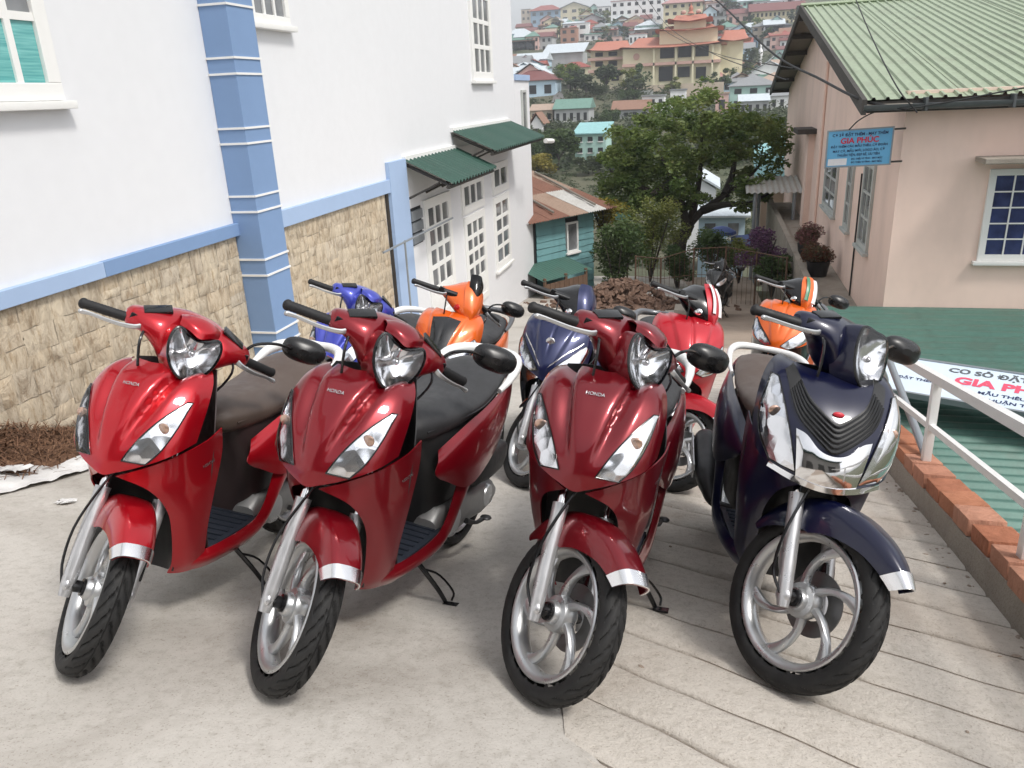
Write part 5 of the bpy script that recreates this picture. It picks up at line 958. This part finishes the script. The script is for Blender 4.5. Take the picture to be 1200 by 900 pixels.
# ================================================================== small buildings just behind the tree
def small_house(name, label, px0, px1, pt, pbm, Y, wall, roof, kind='gable', depth=5., over=.35, rise=1.2, wins=2, winmat='window_glass', floors=1, group=None, cat='house', yaw=0., rows=None):
    c0, c1 = ony(px0, pbm, Y), ony(px1, pbm, Y); zt = ony((px0+px1)/2, pt, Y)[2]; W_ = c1[0]-c0[0]; x0 = (c0[0]+c1[0])/2; zb = min(c0[2], c1[2])-.3; h = zt-zb
    T = empty(name, (x0, Y+depth/2, zb)); T.rotation_euler = (0, 0, yaw); tag(T, label, cat, group); MB().box((0, 0, h/2-1.0), (W_, depth, h+2.0)).build('wall', wall, T, smooth=False)
    w2, d2 = W_/2+over, depth/2+over
    if kind == 'gable':               # ridge along x
        m = MB(); m.add([(-w2, -d2, h), (w2, -d2, h), (w2, 0, h+rise), (-w2, 0, h+rise), (w2, d2, h), (-w2, d2, h), (-w2, -d2, h-.08), (w2, -d2, h-.08), (w2, d2, h-.08), (-w2, d2, h-.08)], [(0, 1, 2, 3), (3, 2, 4, 5), (0, 3, 5, 9, 6), (2, 1, 7, 8, 4), (1, 0, 6, 7), (5, 4, 8, 9), (6, 9, 8, 7)]); m.build('roof', roof, T, smooth=False)
    elif kind == 'front':             # gable facing the viewer
        m = MB(); m.add([(-w2, -d2, h), (0, -d2, h+rise), (w2, -d2, h), (-w2, d2, h), (0, d2, h+rise), (w2, d2, h), (-w2, -d2, h+.1), (0, -d2, h+rise+.12), (w2, -d2, h+.1), (-w2, d2, h+.1), (0, d2, h+rise+.12), (w2, d2, h+.1)], [(6, 7, 10, 9), (7, 8, 11, 10), (0, 3, 4, 1), (1, 4, 5, 2), (0, 1, 7, 6), (1, 2, 8, 7), (3, 9, 10, 4), (4, 10, 11, 5), (0, 6, 9, 3), (2, 5, 11, 8)]); m.build('roof', roof, T, smooth=False)
        m = MB(); m.add([(-W_/2, -depth/2+.01, h-.01), (W_/2, -depth/2+.01, h-.01), (0, -depth/2+.01, h+rise*W_/2/w2), (-W_/2, -depth/2+.3, h-.01), (W_/2, -depth/2+.3, h-.01), (0, -depth/2+.3, h+rise*W_/2/w2)], [(0, 1, 2), (5, 4, 3), (0, 2, 5, 3), (1, 4, 5, 2), (0, 3, 4, 1)]); m.build('gable', wall, T, smooth=False)
    elif kind == 'hip':
        r2 = max(0., W_/2-depth/2); m = MB(); m.add([(-w2, -d2, h), (w2, -d2, h), (w2, d2, h), (-w2, d2, h), (-r2, 0, h+rise), (r2, 0, h+rise), (-w2, -d2, h-.1), (w2, -d2, h-.1), (w2, d2, h-.1), (-w2, d2, h-.1)], [(0, 1, 5, 4), (1, 2, 5), (2, 3, 4, 5), (3, 0, 4), (6, 9, 8, 7), (0, 6, 7, 1), (1, 7, 8, 2), (2, 8, 9, 3), (3, 9, 6, 0)]); m.build('roof', roof, T, smooth=False)
    elif kind == 'shed':
        m = MB(); m.hexa([(-w2, -d2, h-.02), (w2, -d2, h-.02), (w2, d2, h+rise-.02), (-w2, d2, h+rise-.02), (-w2, -d2, h+.10), (w2, -d2, h+.10), (w2, d2, h+rise+.10), (-w2, d2, h+rise+.10)]); m.build('roof', roof, T, smooth=False)
    else: m = MB(); m.box((0, 0, h+.12), (W_+.3, depth+.3, .26)); m.build('roof', roof, T, smooth=False)
    if wins:
        fh_ = h/floors
        for f in range(floors):
            for i in range(wins):
                cw = W_/wins; x = -W_/2+cw*(i+.5); ww, hh = cw*.46, fh_*.42; z = fh_*f+fh_*.55; m = MB(); m.box((x, -depth/2-.01, z), (ww, .08, hh)); o = m.build('window', winmat, T, smooth=False)
                if Y < 140: m = MB(); m.box((x, -depth/2-.05, z-hh/2-.06), (ww*1.2, .14, .1)); m.build('sill', 'trim_white', o, smooth=False)
    return T
cols = {'cream': (.62, .55, .38), 'yellow': (.66, .58, .30), 'pale_blue': (.45, .58, .68), 'far_white': (.72, .73, .72), 'grey_wall': (.36, .37, .37), 'brick_wall': (.38, .20, .14), 'beige': (.48, .40, .32), 'mint': (.38, .55, .50), 'rose': (.60, .40, .36), 'brown_wall': (.22, .16, .13), 'dusty_blue': (.22, .33, .45), 'slate': (.17, .19, .21)}
for k, c in cols.items(): wallpaint(k, tuple(min(.86, x*1.22) for x in c), .3, .25)
for k, c in {'roof_red': (.34, .09, .07), 'roof_maroon': (.22, .09, .085), 'roof_grey': (.28, .29, .30), 'roof_pale': (.60, .66, .70), 'roof_rust': (.30, .17, .12), 'roof_teal': (.30, .55, .56), 'roof_green': (.17, .30, .25), 'roof_pink': (.48, .27, .26), 'roof_tan': (.45, .34, .27), 'roof_dark': (.10, .11, .13)}.items(): sheet_metal(k, c, tuple(x*.5 for x in c), .6, .7)
small_house('shop_hut', 'pale blue-white tin house behind the large tree trunk', 818, 872, 252, 283, 34, 'pale_blue', 'roof_pale', 'gable', 3, .2, .35, 2); small_house('garden_house', 'white house glimpsed through the crown of the large tree', 800, 838, 222, 250, 42, 'far_white', 'roof_pale', 'front', 4, .2, .6, 2)
# canopy by the pink house, roofs above it
cn = ony(900, 300, 24); T = empty('porch_canopy', (cn[0], 24, -6)); tag(T, 'open porch with pale ribbed roof on grey posts by the pink house', 'canopy'); o_ = np.array(T.location)
a, b = ony(873, 232, 24), ony(925, 232, 24); zt = ony(900, 222, 24)[2]; m = MB(); m.grid(np.array([[(x-o_[0], y-o_[1], zt+.10*(y-23.2)+.02*math.sin(x*40)-o_[2]) for x in np.linspace(a[0], 2.4, 70)] for y in (23.2, 24.2, 25.4)])); m.build('roof_sheet', 'sheet_white', T, sharp=80)
for x, y in ((a[0]+.25, 23.4), (a[0]+.45, 25.2), (2.2, 23.4)): MB().tube([np.array((x, y, -6.8))-o_, np.array((x, y, zt))-o_], .05, 8).build('post', 'pipe_grey', T)
small_house('green_roofed_hut', 'hut with sea-green roof beyond the pale porch', 890, 924, 213, 262, 30, 'beige', 'roof_teal', 'shed', 3, .25, 1.0, 0); small_house('blue_roofed_hut', 'hut with bright blue roof behind the sea-green roofed hut', 908, 930, 187, 210, 36, 'dusty_blue', 'sheet_blue_bright' if 'sheet_blue_bright' in MT else 'roof_teal', 'shed', 3, .2, .9, 0)
# market parasol and tarps
c = ony(845, 282, 29); T = empty('blue_parasol', (c[0], 29, -7.4)); tag(T, 'blue market parasol beyond the wire fence', 'parasol'); plain('parasol_blue', (.05, .10, .32), 0, .6); plain('tarp_orange', (.70, .28, .12), 0, .6); zt = ony(845, 274, 29)[2]+7.4
MB().lathe([(0, zt+.28), (.25, zt+.23), (.48, zt+.10), (.52, zt), (.45, zt+.03), (0, zt+.2)], (0, 0, 0), 'z', 10).build('canopy', 'parasol_blue', T, sharp=20); MB().tube([(0, 0, -.3), (0, 0, zt+.25)], .025, 8).build('pole', 'pipe_grey', T)
for (px, py, w, mt, lb) in ((880, 287, 1.3, 'parasol_blue', 'sagging blue tarp roof next to the market parasol'), (905, 283, 1.1, 'tarp_orange', 'faded orange tarp roof beside the porch posts'), (868, 296, 1.2, 'flyer_white', 'white tarp table cover below the blue tarp')):
    c = ony(px, py, 28); m = MB(); m.grid(np.array([[(c[0]-w/2+w*u, 28+.9*v, c[2]-.10+.12*math.sin(u*3.1)+.2*v+.02*math.sin(u*13)) for u in np.linspace(0, 1, 12)] for v in np.linspace(0, 1, 5)]), .01); T = empty('tarp_roof', (0, 0, 0)); m.build('sheet', mt, T); tag(T, lb, 'tarp')
    for u in (.03, .97): MB().tube([(c[0]-w/2+w*u, 28.1, -8), (c[0]-w/2+w*u, 28.1, c[2]-.05)], .025, 6).build('post', 'pipe_grey', T)
# ================================================================== far hillside town
import re
REG = []
def near_ref(c):
    d = sorted(REG, key=lambda r: (r[0]-c[0])**2+(.5*(r[1]-c[1]))**2); return d[0][2]
def town(label, px0, px1, pt, pbm, wall, roof, kind, wins=2, floors=1, rise=None, depth=None, name='hill_house', group=None, rng_=rng, cat='house'):
    Y = hit((px0+px1)/2, pbm)[1]; s = Y/FPX; REG.append((ony((px0+px1)/2, pbm, Y)[0], Y, ' '.join(re.split(r' (?:under|on|with|beside|next|between|below|left|right|in|at|before|by|above)\b', label)[0].split()[:6]))); W_ = (px1-px0)*s; d_ = depth or max(4, min(14, W_*.8)); return small_house(name, label, px0, px1, pt, pbm, Y, wall, roof, kind, d_, max(.25, W_*.05), rise if rise is not None else min(4, W_*.22), wins, 'interior_dark', floors, group, cat)
town('grey-blue villa under a red hip roof on the hilltop', 622, 657, 12, 28, 'dusty_blue', 'roof_red', 'hip', 4, 2); town('beige flat-roofed block next to the red hip-roofed villa', 611, 622, 11, 25, 'beige', 'roof_grey', 'flat', 2, 2); town('cream house with its gable facing the valley on the hilltop', 657, 689, 9, 24, 'cream', 'roof_pale', 'front', 3, 2); town('small grey-white house between the cream gable and the hotel', 700, 715, 8, 23, 'far_white', 'roof_grey', 'flat', 2, 2)
town('large pale hotel with rows of dark windows under a pink roof', 716, 776, 0, 34, 'far_white', 'roof_pink', 'flat', 7, 4, cat='hotel', name='hotel'); town('pale hotel wing with pink roof beside the larger hotel', 777, 822, 3, 34, 'cream', 'roof_pink', 'hip', 5, 4, cat='hotel', name='hotel')
town('low house with grey-white hip roof at the left of the hill', 602, 621, 44, 56, 'grey_wall', 'roof_pale', 'hip', 2); town('raw orange brick house on the slope below the villas', 657, 676, 33, 50, 'brick_wall', 'roof_rust', 'flat', 2, 2); town('white box house with dark garage beside the brick house', 676, 690, 27, 46, 'far_white', 'roof_pale', 'flat', 1, 2); town('pale blue house with its gable facing the valley below the hotel', 713, 736, 31, 43, 'pale_blue', 'roof_pale', 'front', 2, 2); town('pink and white terrace house left above the temple roof', 701, 727, 43, 56, 'rose', 'roof_grey', 'flat', 4); town('long low white house between blue gable and temple tower', 737, 757, 40, 53, 'far_white', 'roof_pink', 'flat', 4)
town('wide warehouse with pale blue tin roof left of the temple', 638, 683, 62, 79, 'grey_wall', 'roof_pale', 'shed', 0, 1, 3.0, 9); town('small pavilion with orange-red roof before the temple', 656, 690, 79, 87, 'cream', 'roof_red', 'hip', 2, 1, 1.6, 6); town('tall beige house by the bend of the hill road', 615, 630, 70, 91, 'beige', 'roof_tan', 'front', 2, 2); town('brown house at the left foot of the hill road', 600, 613, 66, 87, 'brown_wall', 'roof_rust', 'gable', 2, 1)
town('long grey house with pillars and green tin roof in the valley', 650, 690, 127, 146, 'grey_wall', 'roof_green', 'gable', 5, 1, 1.4, 6); town('low stall with tan tin roof next to the pillared house', 622, 648, 129, 143, 'beige', 'roof_tan', 'gable', 3, 1, .9, 5); town('tiny white house with a timber gable in the valley', 622, 636, 146, 162, 'far_white', 'roof_rust', 'front', 1, 1, 1.5, 4); town('two-storey mint house with pale teal roof left of the large tree', 674, 710, 157, 192, 'mint', 'roof_teal', 'shed', 3, 3, .9, 5); town('rust-roofed valley house under a long tin roof', 718, 760, 128, 140, 'grey_wall', 'roof_rust', 'gable', 4, 1, 1.4, 6)
town('white flat-roofed block below the temple terrace', 752, 778, 113, 138, 'far_white', 'roof_grey', 'flat', 3, 2); town('white square tower house below the temple stairs', 785, 803, 106, 130, 'far_white', 'roof_grey', 'flat', 1, 1); town('pale rose gatehouse with layered roof right of the temple', 829, 852, 92, 110, 'rose', 'roof_pink', 'hip', 2, 1, 1.6); town('narrow rose pillar house above the large tree', 838, 853, 110, 135, 'rose', 'roof_tan', 'flat', 1, 1)
town('pale blue-gabled house right of the temple', 853, 882, 36, 50, 'pale_blue', 'roof_pale', 'front', 2, 1); town('bright blue-grey house with dark hip roof before the pale blue gable', 869, 888, 46, 58, 'dusty_blue', 'roof_dark', 'hip', 3, 1); town('long cream school building with maroon roof on the hilltop', 880, 940, 12, 29, 'cream', 'roof_maroon', 'gable', 12, 2, 3, 12, cat='school', name='school'); town('grey house with slate roof under the long school', 896, 925, 30, 44, 'slate', 'roof_dark', 'hip', 3); town('grey concrete block left of the school', 832, 850, 20, 42, 'grey_wall', 'roof_grey', 'flat', 3, 2); town('rose pink-roofed house between hotel and school', 852, 876, 16, 30, 'rose', 'roof_maroon', 'gable', 3, 1)
town('low row of grey sheds right of the rose pillar house', 866, 900, 118, 134, 'grey_wall', 'roof_pale', 'gable', 4, 1, 1, 6); town('low white sheds next to the pink house roof edge', 902, 930, 112, 128, 'far_white', 'roof_grey', 'gable', 3, 1, 1, 6); town('long retaining shed with red roof below the white statue', 880, 908, 87, 95, 'beige', 'roof_red', 'gable', 3, 1, .8, 5)
WL = ['cream', 'far_white', 'far_white', 'far_white', 'grey_wall', 'beige', 'pale_blue', 'rose', 'mint', 'cream', 'brown_wall']; RL = ['roof_red', 'roof_grey', 'roof_pale', 'roof_pale', 'roof_rust', 'roof_maroon', 'roof_green', 'roof_tan', 'roof_grey']
cname = {'cream': 'cream', 'far_white': 'white', 'grey_wall': 'grey', 'beige': 'beige', 'pale_blue': 'pale blue', 'rose': 'rose', 'mint': 'mint', 'brown_wall': 'brown'}; r3 = np.random.default_rng(5)
boxes = [(602, 640, 28, 62), (640, 715, 28, 48), (690, 760, 34, 46), (830, 930, 40, 84), (602, 625, 90, 118), (855, 930, 94, 125), (830, 935, 6, 24), (600, 720, 14, 24)]
for k in range(190):
    b = boxes[k % len(boxes)]; px = r3.uniform(b[0], b[1]); pyb = r3.uniform(b[2], b[3]); Y = hit(px, pyb)[1]
    if Y > 600: continue
    wpx = r3.uniform(4.5, 10)*FPX/Y; hpx = r3.uniform(2.6, 5.5)*FPX/Y; w_, r_ = WL[r3.integers(len(WL))], RL[r3.integers(len(RL))]; kd = ['gable', 'hip', 'front', 'shed'][r3.integers(4)]
    small_house('hill_house', 'small %s house with %s %s roof near the %s' % (cname[w_], r_[5:], {'gable': 'ridged', 'hip': 'hipped', 'front': 'gabled', 'shed': 'sloping'}[kd], near_ref(ony(px, pyb, Y))), px-wpx/2, px+wpx/2, pyb-hpx, pyb, Y, w_, r_, kd, r3.uniform(6, 9), .4, {'gable': 1.8, 'hip': 1.9, 'front': 2.0, 'shed': 1.2}[kd], 3, 'interior_dark', 1 if hpx*Y/FPX < 4 else 2, 'small houses scattered over the hillside')
# ---- temple
tY = hit(770, 99)[1]; ts = tY/FPX; tO = ony(775, 99, tY); temple = empty('temple', tO); tag(temple, 'yellow temple with tiers of red roofs and upturned eaves', 'temple')
wallpaint('temple_yellow', (.84, .78, .56), .2, .2); wallpaint('temple_pink', (.62, .40, .34), .2, .2); sheet_metal('temple_tile', (.50, .20, .14), (.25, .08, .06), .5, .7)
tx = lambda px: (px-775)*ts
tz = lambda py: (99-py)*ts*.985
def tbox(name, mat, x0, x1, ya, yb, d0, d1, par=temple): m = MB(); m.box(((tx(x0)+tx(x1))/2, (d0+d1)/2, (tz(ya)+tz(yb))/2), (tx(x1)-tx(x0), d1-d0, abs(tz(ya)-tz(yb)))); return m.build(name, mat, par, smooth=False)
def eave_roof(x0, x1, py_eave, py_top, d0, d1, inset=.35, up=1.0):
    X0, X1, z0, z1 = tx(x0), tx(x1), tz(py_eave), tz(py_top); dm = (d0+d1)/2; cx = (X0+X1)/2; hw = (X1-X0)/2; rw = hw*(1-inset); G = []
    for t in np.linspace(0, 1, 7):
        row = []; zc = z0+(z1-z0)*(t**1.6); w = hw+(rw-hw)*t; dd = (d1-d0)/2*(1-t)+.05
        for u in np.linspace(0, 2*math.pi, 33)[:-1]:
            c, s = sup(u, .25); corner = (abs(c)*abs(s))**3; row.append((cx+w*c, dm+dd*s, zc+up*corner*(1-t)**2))
        G.append(row)
    m = MB(); m.loft(np.array(G)); return m.build('roof_tier', 'temple_tile', temple, sharp=35)
tbox('main_wall', 'temple_yellow', 738, 836, 103, 63, -9, 9); tbox('side_wing', 'temple_yellow', 702, 738, 103, 62, -5, 8); tbox('upper_storey', 'temple_yellow', 774, 832, 62, 47, -6, 6); tbox('top_storey', 'temple_yellow', 788, 820, 46, 38, -4, 4); tbox('right_wing', 'temple_yellow', 836, 858, 100, 60, -3, 8)
eave_roof(733, 842, 64, 51, -11, 11, .30, .9); eave_roof(697, 745, 63, 52, -7, 9, .3, .8); eave_roof(769, 838, 48, 41, -8, 8, .35, .9); eave_roof(781, 827, 39, 31, -6, 6, .35, 1.2); eave_roof(832, 866, 60, 48, -5, 9, .4, .9)
for (a, b, y) in ((700, 739, 70.5), (700, 739, 82.5), (738, 836, 79)): tbox('balcony_slab', 'temple_pink', a, b, y+1.6, y-1.2, -10.2 if a > 710 else -6.5, 0)
for (a, b, y0, y1) in ((776, 790, 74, 64), (794, 807, 74, 64), (811, 824, 74, 64), (775, 789, 96, 82), (794, 806, 93, 83), (812, 822, 95, 84)): tbox('window', 'interior_dark', a, b, y0, y1, -9.2, -8.9)
for (a, b, y0, y1) in ((707, 715, 78, 73), (721, 730, 78, 73), (707, 715, 68, 64), (721, 730, 68, 64), (712, 718, 93, 88), (724, 732, 93, 88)): tbox('window', 'interior_dark', a, b, y0, y1, -5.2, -4.9)
m = MB(); m.lathe([(0, -.15), (3.2*ts, -.15), (3.2*ts, .1), (0, .1)], (tx(752), -9.05, tz(71)), 'y', 20); m.build('round_window', 'temple_pink', temple)
for x in (770, 792, 809, 828): tbox('column', 'temple_yellow', x-.8, x+.8, 100, 64, -10.2, -9.6)
m = MB(); m.lathe([(0, 2.4), (.12, 1.7), (.4, 1.3), (.5, .9), (.35, .5), (.7, .15), (.8, 0)], (tx(804), 0, tz(30)), 'z', 10); m.build('finial', 'temple_tile', temple)
for (a, z_) in ((812, 29), (797, 29)): m = MB(); m.blob((tx(a), -2, tz(z_)), (1.1, .7, .8), 8, 6); m.build('roof_ornament', 'temple_pink', temple)
tbox('terrace_wall', 'grey_wall', 672, 775, 117, 104, -26, -25); tbox('terrace_wall', 'beige', 690, 840, 112, 99.5, -16, -15)
# white statue on a plinth
sc_ = hit(890, 84); ss = sc_[1]/FPX; T = empty('white_statue', sc_); tag(T, 'tall white standing statue right of the temple', 'statue'); MB().lathe([(0, 0), (2.6*ss, 0), (2.6*ss, 4*ss), (1.8*ss, 5*ss), (0, 5*ss)], (0, 0, -.3), 'z', 12).build('plinth', 'far_white', T)
MB().lathe([(1.6*ss, 4.5*ss), (2.1*ss, 8*ss), (1.9*ss, 13*ss), (2.4*ss, 18*ss), (2.2*ss, 21*ss), (.9*ss, 22.6*ss), (.8*ss, 23.2*ss), (1.2*ss, 24.5*ss), (1.1*ss, 26*ss), (.5*ss, 27.2*ss), (0, 27.6*ss)], (0, 0, 0), 'z', 14).build('figure', 'far_white', T)
# hill road
G = []
for (px, py, w) in [(648, 128, 16), (655, 118, 14), (650, 108, 12), (640, 99, 11), (634, 92, 9), (632, 86, 8)]:
    a, b = hit(px-w/2, py), hit(px+w/2, py); G.append([a+np.array((0, 0, .25)), b+np.array((0, 0, .25))])
G = np.array(G); tag(MB().grid(np.stack([crv(G[:, j], 30) for j in range(2)], 1)).build('hill_road', 'asphalt', sharp=180), kind='structure')
# parked cars on the hill road
paint('car_white', (.7, .7, .7), 0, .3); paint('car_grey', (.3, .32, .34), .4, .3)
for (px, py, mt, lb) in ((632, 111, 'car_white', 'white van parked by the hill road'), (646, 99, 'car_grey', 'grey car driving on the hill road')):
    c = hit(px, py); T = empty('parked_car', c); tag(T, lb, 'car'); T.rotation_euler = (0, 0, .3); k_ = 1.0; pr = [(-2.1, .35), (2.1, .35), (2.1, .95), (1.3, 1.05), (.8, 1.6), (-1.7, 1.65), (-2.1, 1.0)]
    MB().loft([[(x, y, z) for x, z in pr] for y in (-.85, .85)]).build('body', mt, T, bevel=.05); MB().hexa([(-1.5, -.87, 1.1), (.9, -.87, 1.1), (.9, .87, 1.1), (-1.5, .87, 1.1), (-1.45, -.87, 1.5), (.65, -.87, 1.5), (.65, .87, 1.5), (-1.45, .87, 1.5)]).build('window_band', 'interior_dark', T, smooth=False)
    for x in (-1.35, 1.35):
        for y in (-.8, .8): MB().lathe([(0, -.1), (.33, -.1), (.33, .1), (0, .1)], (x, y, .33), 'y', 14).build('wheel', 'tyre_rubber', T)
# trees and greenery on the hill
def ftree(label, px, pyb, hpx, wpx, leaf, grp=None, n=70, cl=14):
    c = hit(px, pyb); s = c[1]/FPX; tree('hill_tree', label, c, hpx*s, wpx*s*.55, leaf, rng, cl, n, max(.16, hpx*s*.055), .3, grp)
ftree('round olive green tree on the hilltop beside the cream gable', 685, 25, 14, 18, 'leaf_lime'); ftree('dark tree next to the olive tree on the hilltop', 702, 26, 13, 16, 'leaf_far'); ftree('dark conifer-like tree right of the temple', 858, 86, 34, 20, 'leaf_avocado'); ftree('olive tree in front of the temple right wing', 848, 92, 22, 22, 'leaf_lime'); ftree('broad dark tree beside the white statue', 874, 88, 28, 28, 'leaf_far'); ftree('yellow autumn tree behind the rusty shed roof', 628, 208, 26, 48, 'leaf_yellow', None, 260, 18); ftree('dark green tree left of the mint house', 655, 200, 46, 44, 'leaf_mid', None, 220, 18); ftree('dark tree behind the yellow autumn tree', 622, 188, 30, 40, 'leaf_mid', None, 160, 14); ftree('bushy green tree at the left end of the temple terrace', 668, 103, 24, 40, 'leaf_mid', None, 120, 16)
r4 = np.random.default_rng(8)
for k in range(64):
    px, py = r4.uniform(602, 932), [r4.uniform(14, 58), r4.uniform(24, 62), r4.uniform(100, 118)][k % 3]; c = hit(px, py)
    if c[1] > 600: continue
    s = c[1]/FPX; h = r4.uniform(3.5, 7); lf_, nm = [('leaf_far', 'dusty green'), ('leaf_mid', 'mid green'), ('leaf_lime', 'olive'), ('leaf_avocado', 'dark green')][r4.integers(4)]
    tree('hill_tree', nm+' tree near the '+near_ref(c), c, h, h*r4.uniform(.35, .5), lf_, rng, 9, 46, .5, .25, 'trees scattered over the hillside')
for (px, py, h_, w_, lf_, lb) in ((640, 175, 22, 34, 'leaf_mid', 'round green tree below the tiny timber-gabled house'), (690, 205, 20, 36, 'leaf_far', 'dusty green tree at the foot of the mint house'), (715, 150, 22, 26, 'leaf_mid', 'green tree right of the long grey pillared house'), (648, 160, 14, 30, 'leaf_far', 'dusty green hedge tree under the tan stall'), (735, 117, 9, 30, 'leaf_mid', 'low green tree on the temple terrace wall'), (700, 112, 10, 34, 'leaf_far', 'low dusty tree at the left of the temple terrace wall'), (610, 168, 24, 28, 'leaf_far', 'dusty green tree beside the white annexe')): ftree(lb, px, py, h_, w_, lf_, None, 150, 14)
m = MB(); C = []
for k in range(1500):
    px, py = r4.uniform(590, 945), r4.uniform(10, 300); c = hit(px, py)
    if c[1] > 610 or c[1] < 27: continue
    q = r4.uniform(.8, 1.7)*(.32 if c[1] < 80 else 1); C.append((c[0], c[1], c[2]+q*.3, q*1.5, q*1.3, q*.8))
leaves(m, [q for q in C if q[1] > 80], 34, .42, rng); leaves(m, [q for q in C if q[1] <= 80], 60, .12, rng); tag(m.build('hillside_scrub', 'leaf_far', smooth=False), 'low scrub and weeds between the hillside houses', 'scrub', kind='stuff')
# ================================================================== overhead cables
def cable(label, P, r=.012, sag=0): T = MB().tube(P, r, 6, 30).build('overhead_cable', 'cable_black'); tag(T, label, 'cable', None); return T
cable('thick black cable running from the hillside to the pink house gutter', [ony(790, -40, 26), ony(845, 5, 21), ony(905, 62, 16), ony(960, 92, 13.5), ony(1010, 117, 11.9), ony(1062, 128, 11.6)], .018)
cable('thin cable crossing the pale green roof down to its gutter', [ony(995, -20, 17), ony(1020, 40, 14), ony(1050, 100, 11.7), ony(1075, 132, 11.55)], .010); cable('pale cable running along the gutter of the pink house', [ony(1060, 128, 11.6), ony(1120, 118, 11.55), ony(1200, 103, 11.5), ony(1290, 92, 11.5)], .011); cable('thin wires looping under the gutter corner to the blue sign', [ony(1062, 128, 11.7), ony(1030, 130, 11.8), ony(1008, 140, 11.85), ony(995, 152, 11.9)], .009)
cable('slack thin cable passing in front of the temple', [ony(740, -30, 60), ony(780, 28, 60), ony(830, 60, 40), ony(905, 88, 24), ony(925, 93, 22)], .016); cable('second slack cable passing in front of the temple', [ony(725, -30, 70), ony(760, 20, 70), ony(800, 48, 60), ony(850, 66, 50), ony(930, 80, 24)], .018)
# ================================================================== thin distance haze
HZ = [(-760, -70, -12), (960, 1510, 58)]; m = MB(); lo, hi_ = np.array(HZ[0], float), np.array(HZ[1], float); m.box((lo+hi_)/2, hi_-lo); hz = m.build('haze', 'plastic_sheet', smooth=False); hm = bpy.data.materials.new('haze_air'); hm.use_nodes = True; t = hm.node_tree; t.nodes.clear(); o = t.nodes.new('ShaderNodeOutputMaterial'); pv = t.nodes.new('ShaderNodeVolumePrincipled'); pv.inputs['Color'].default_value = (.86, .90, .96, 1); pv.inputs['Density'].default_value = HAZE_D; pv.inputs['Anisotropy'].default_value = .2; t.links.new(pv.outputs[0], o.inputs['Volume']); hz.data.materials.clear(); hz.data.materials.append(hm); tag(hz, kind='stuff')
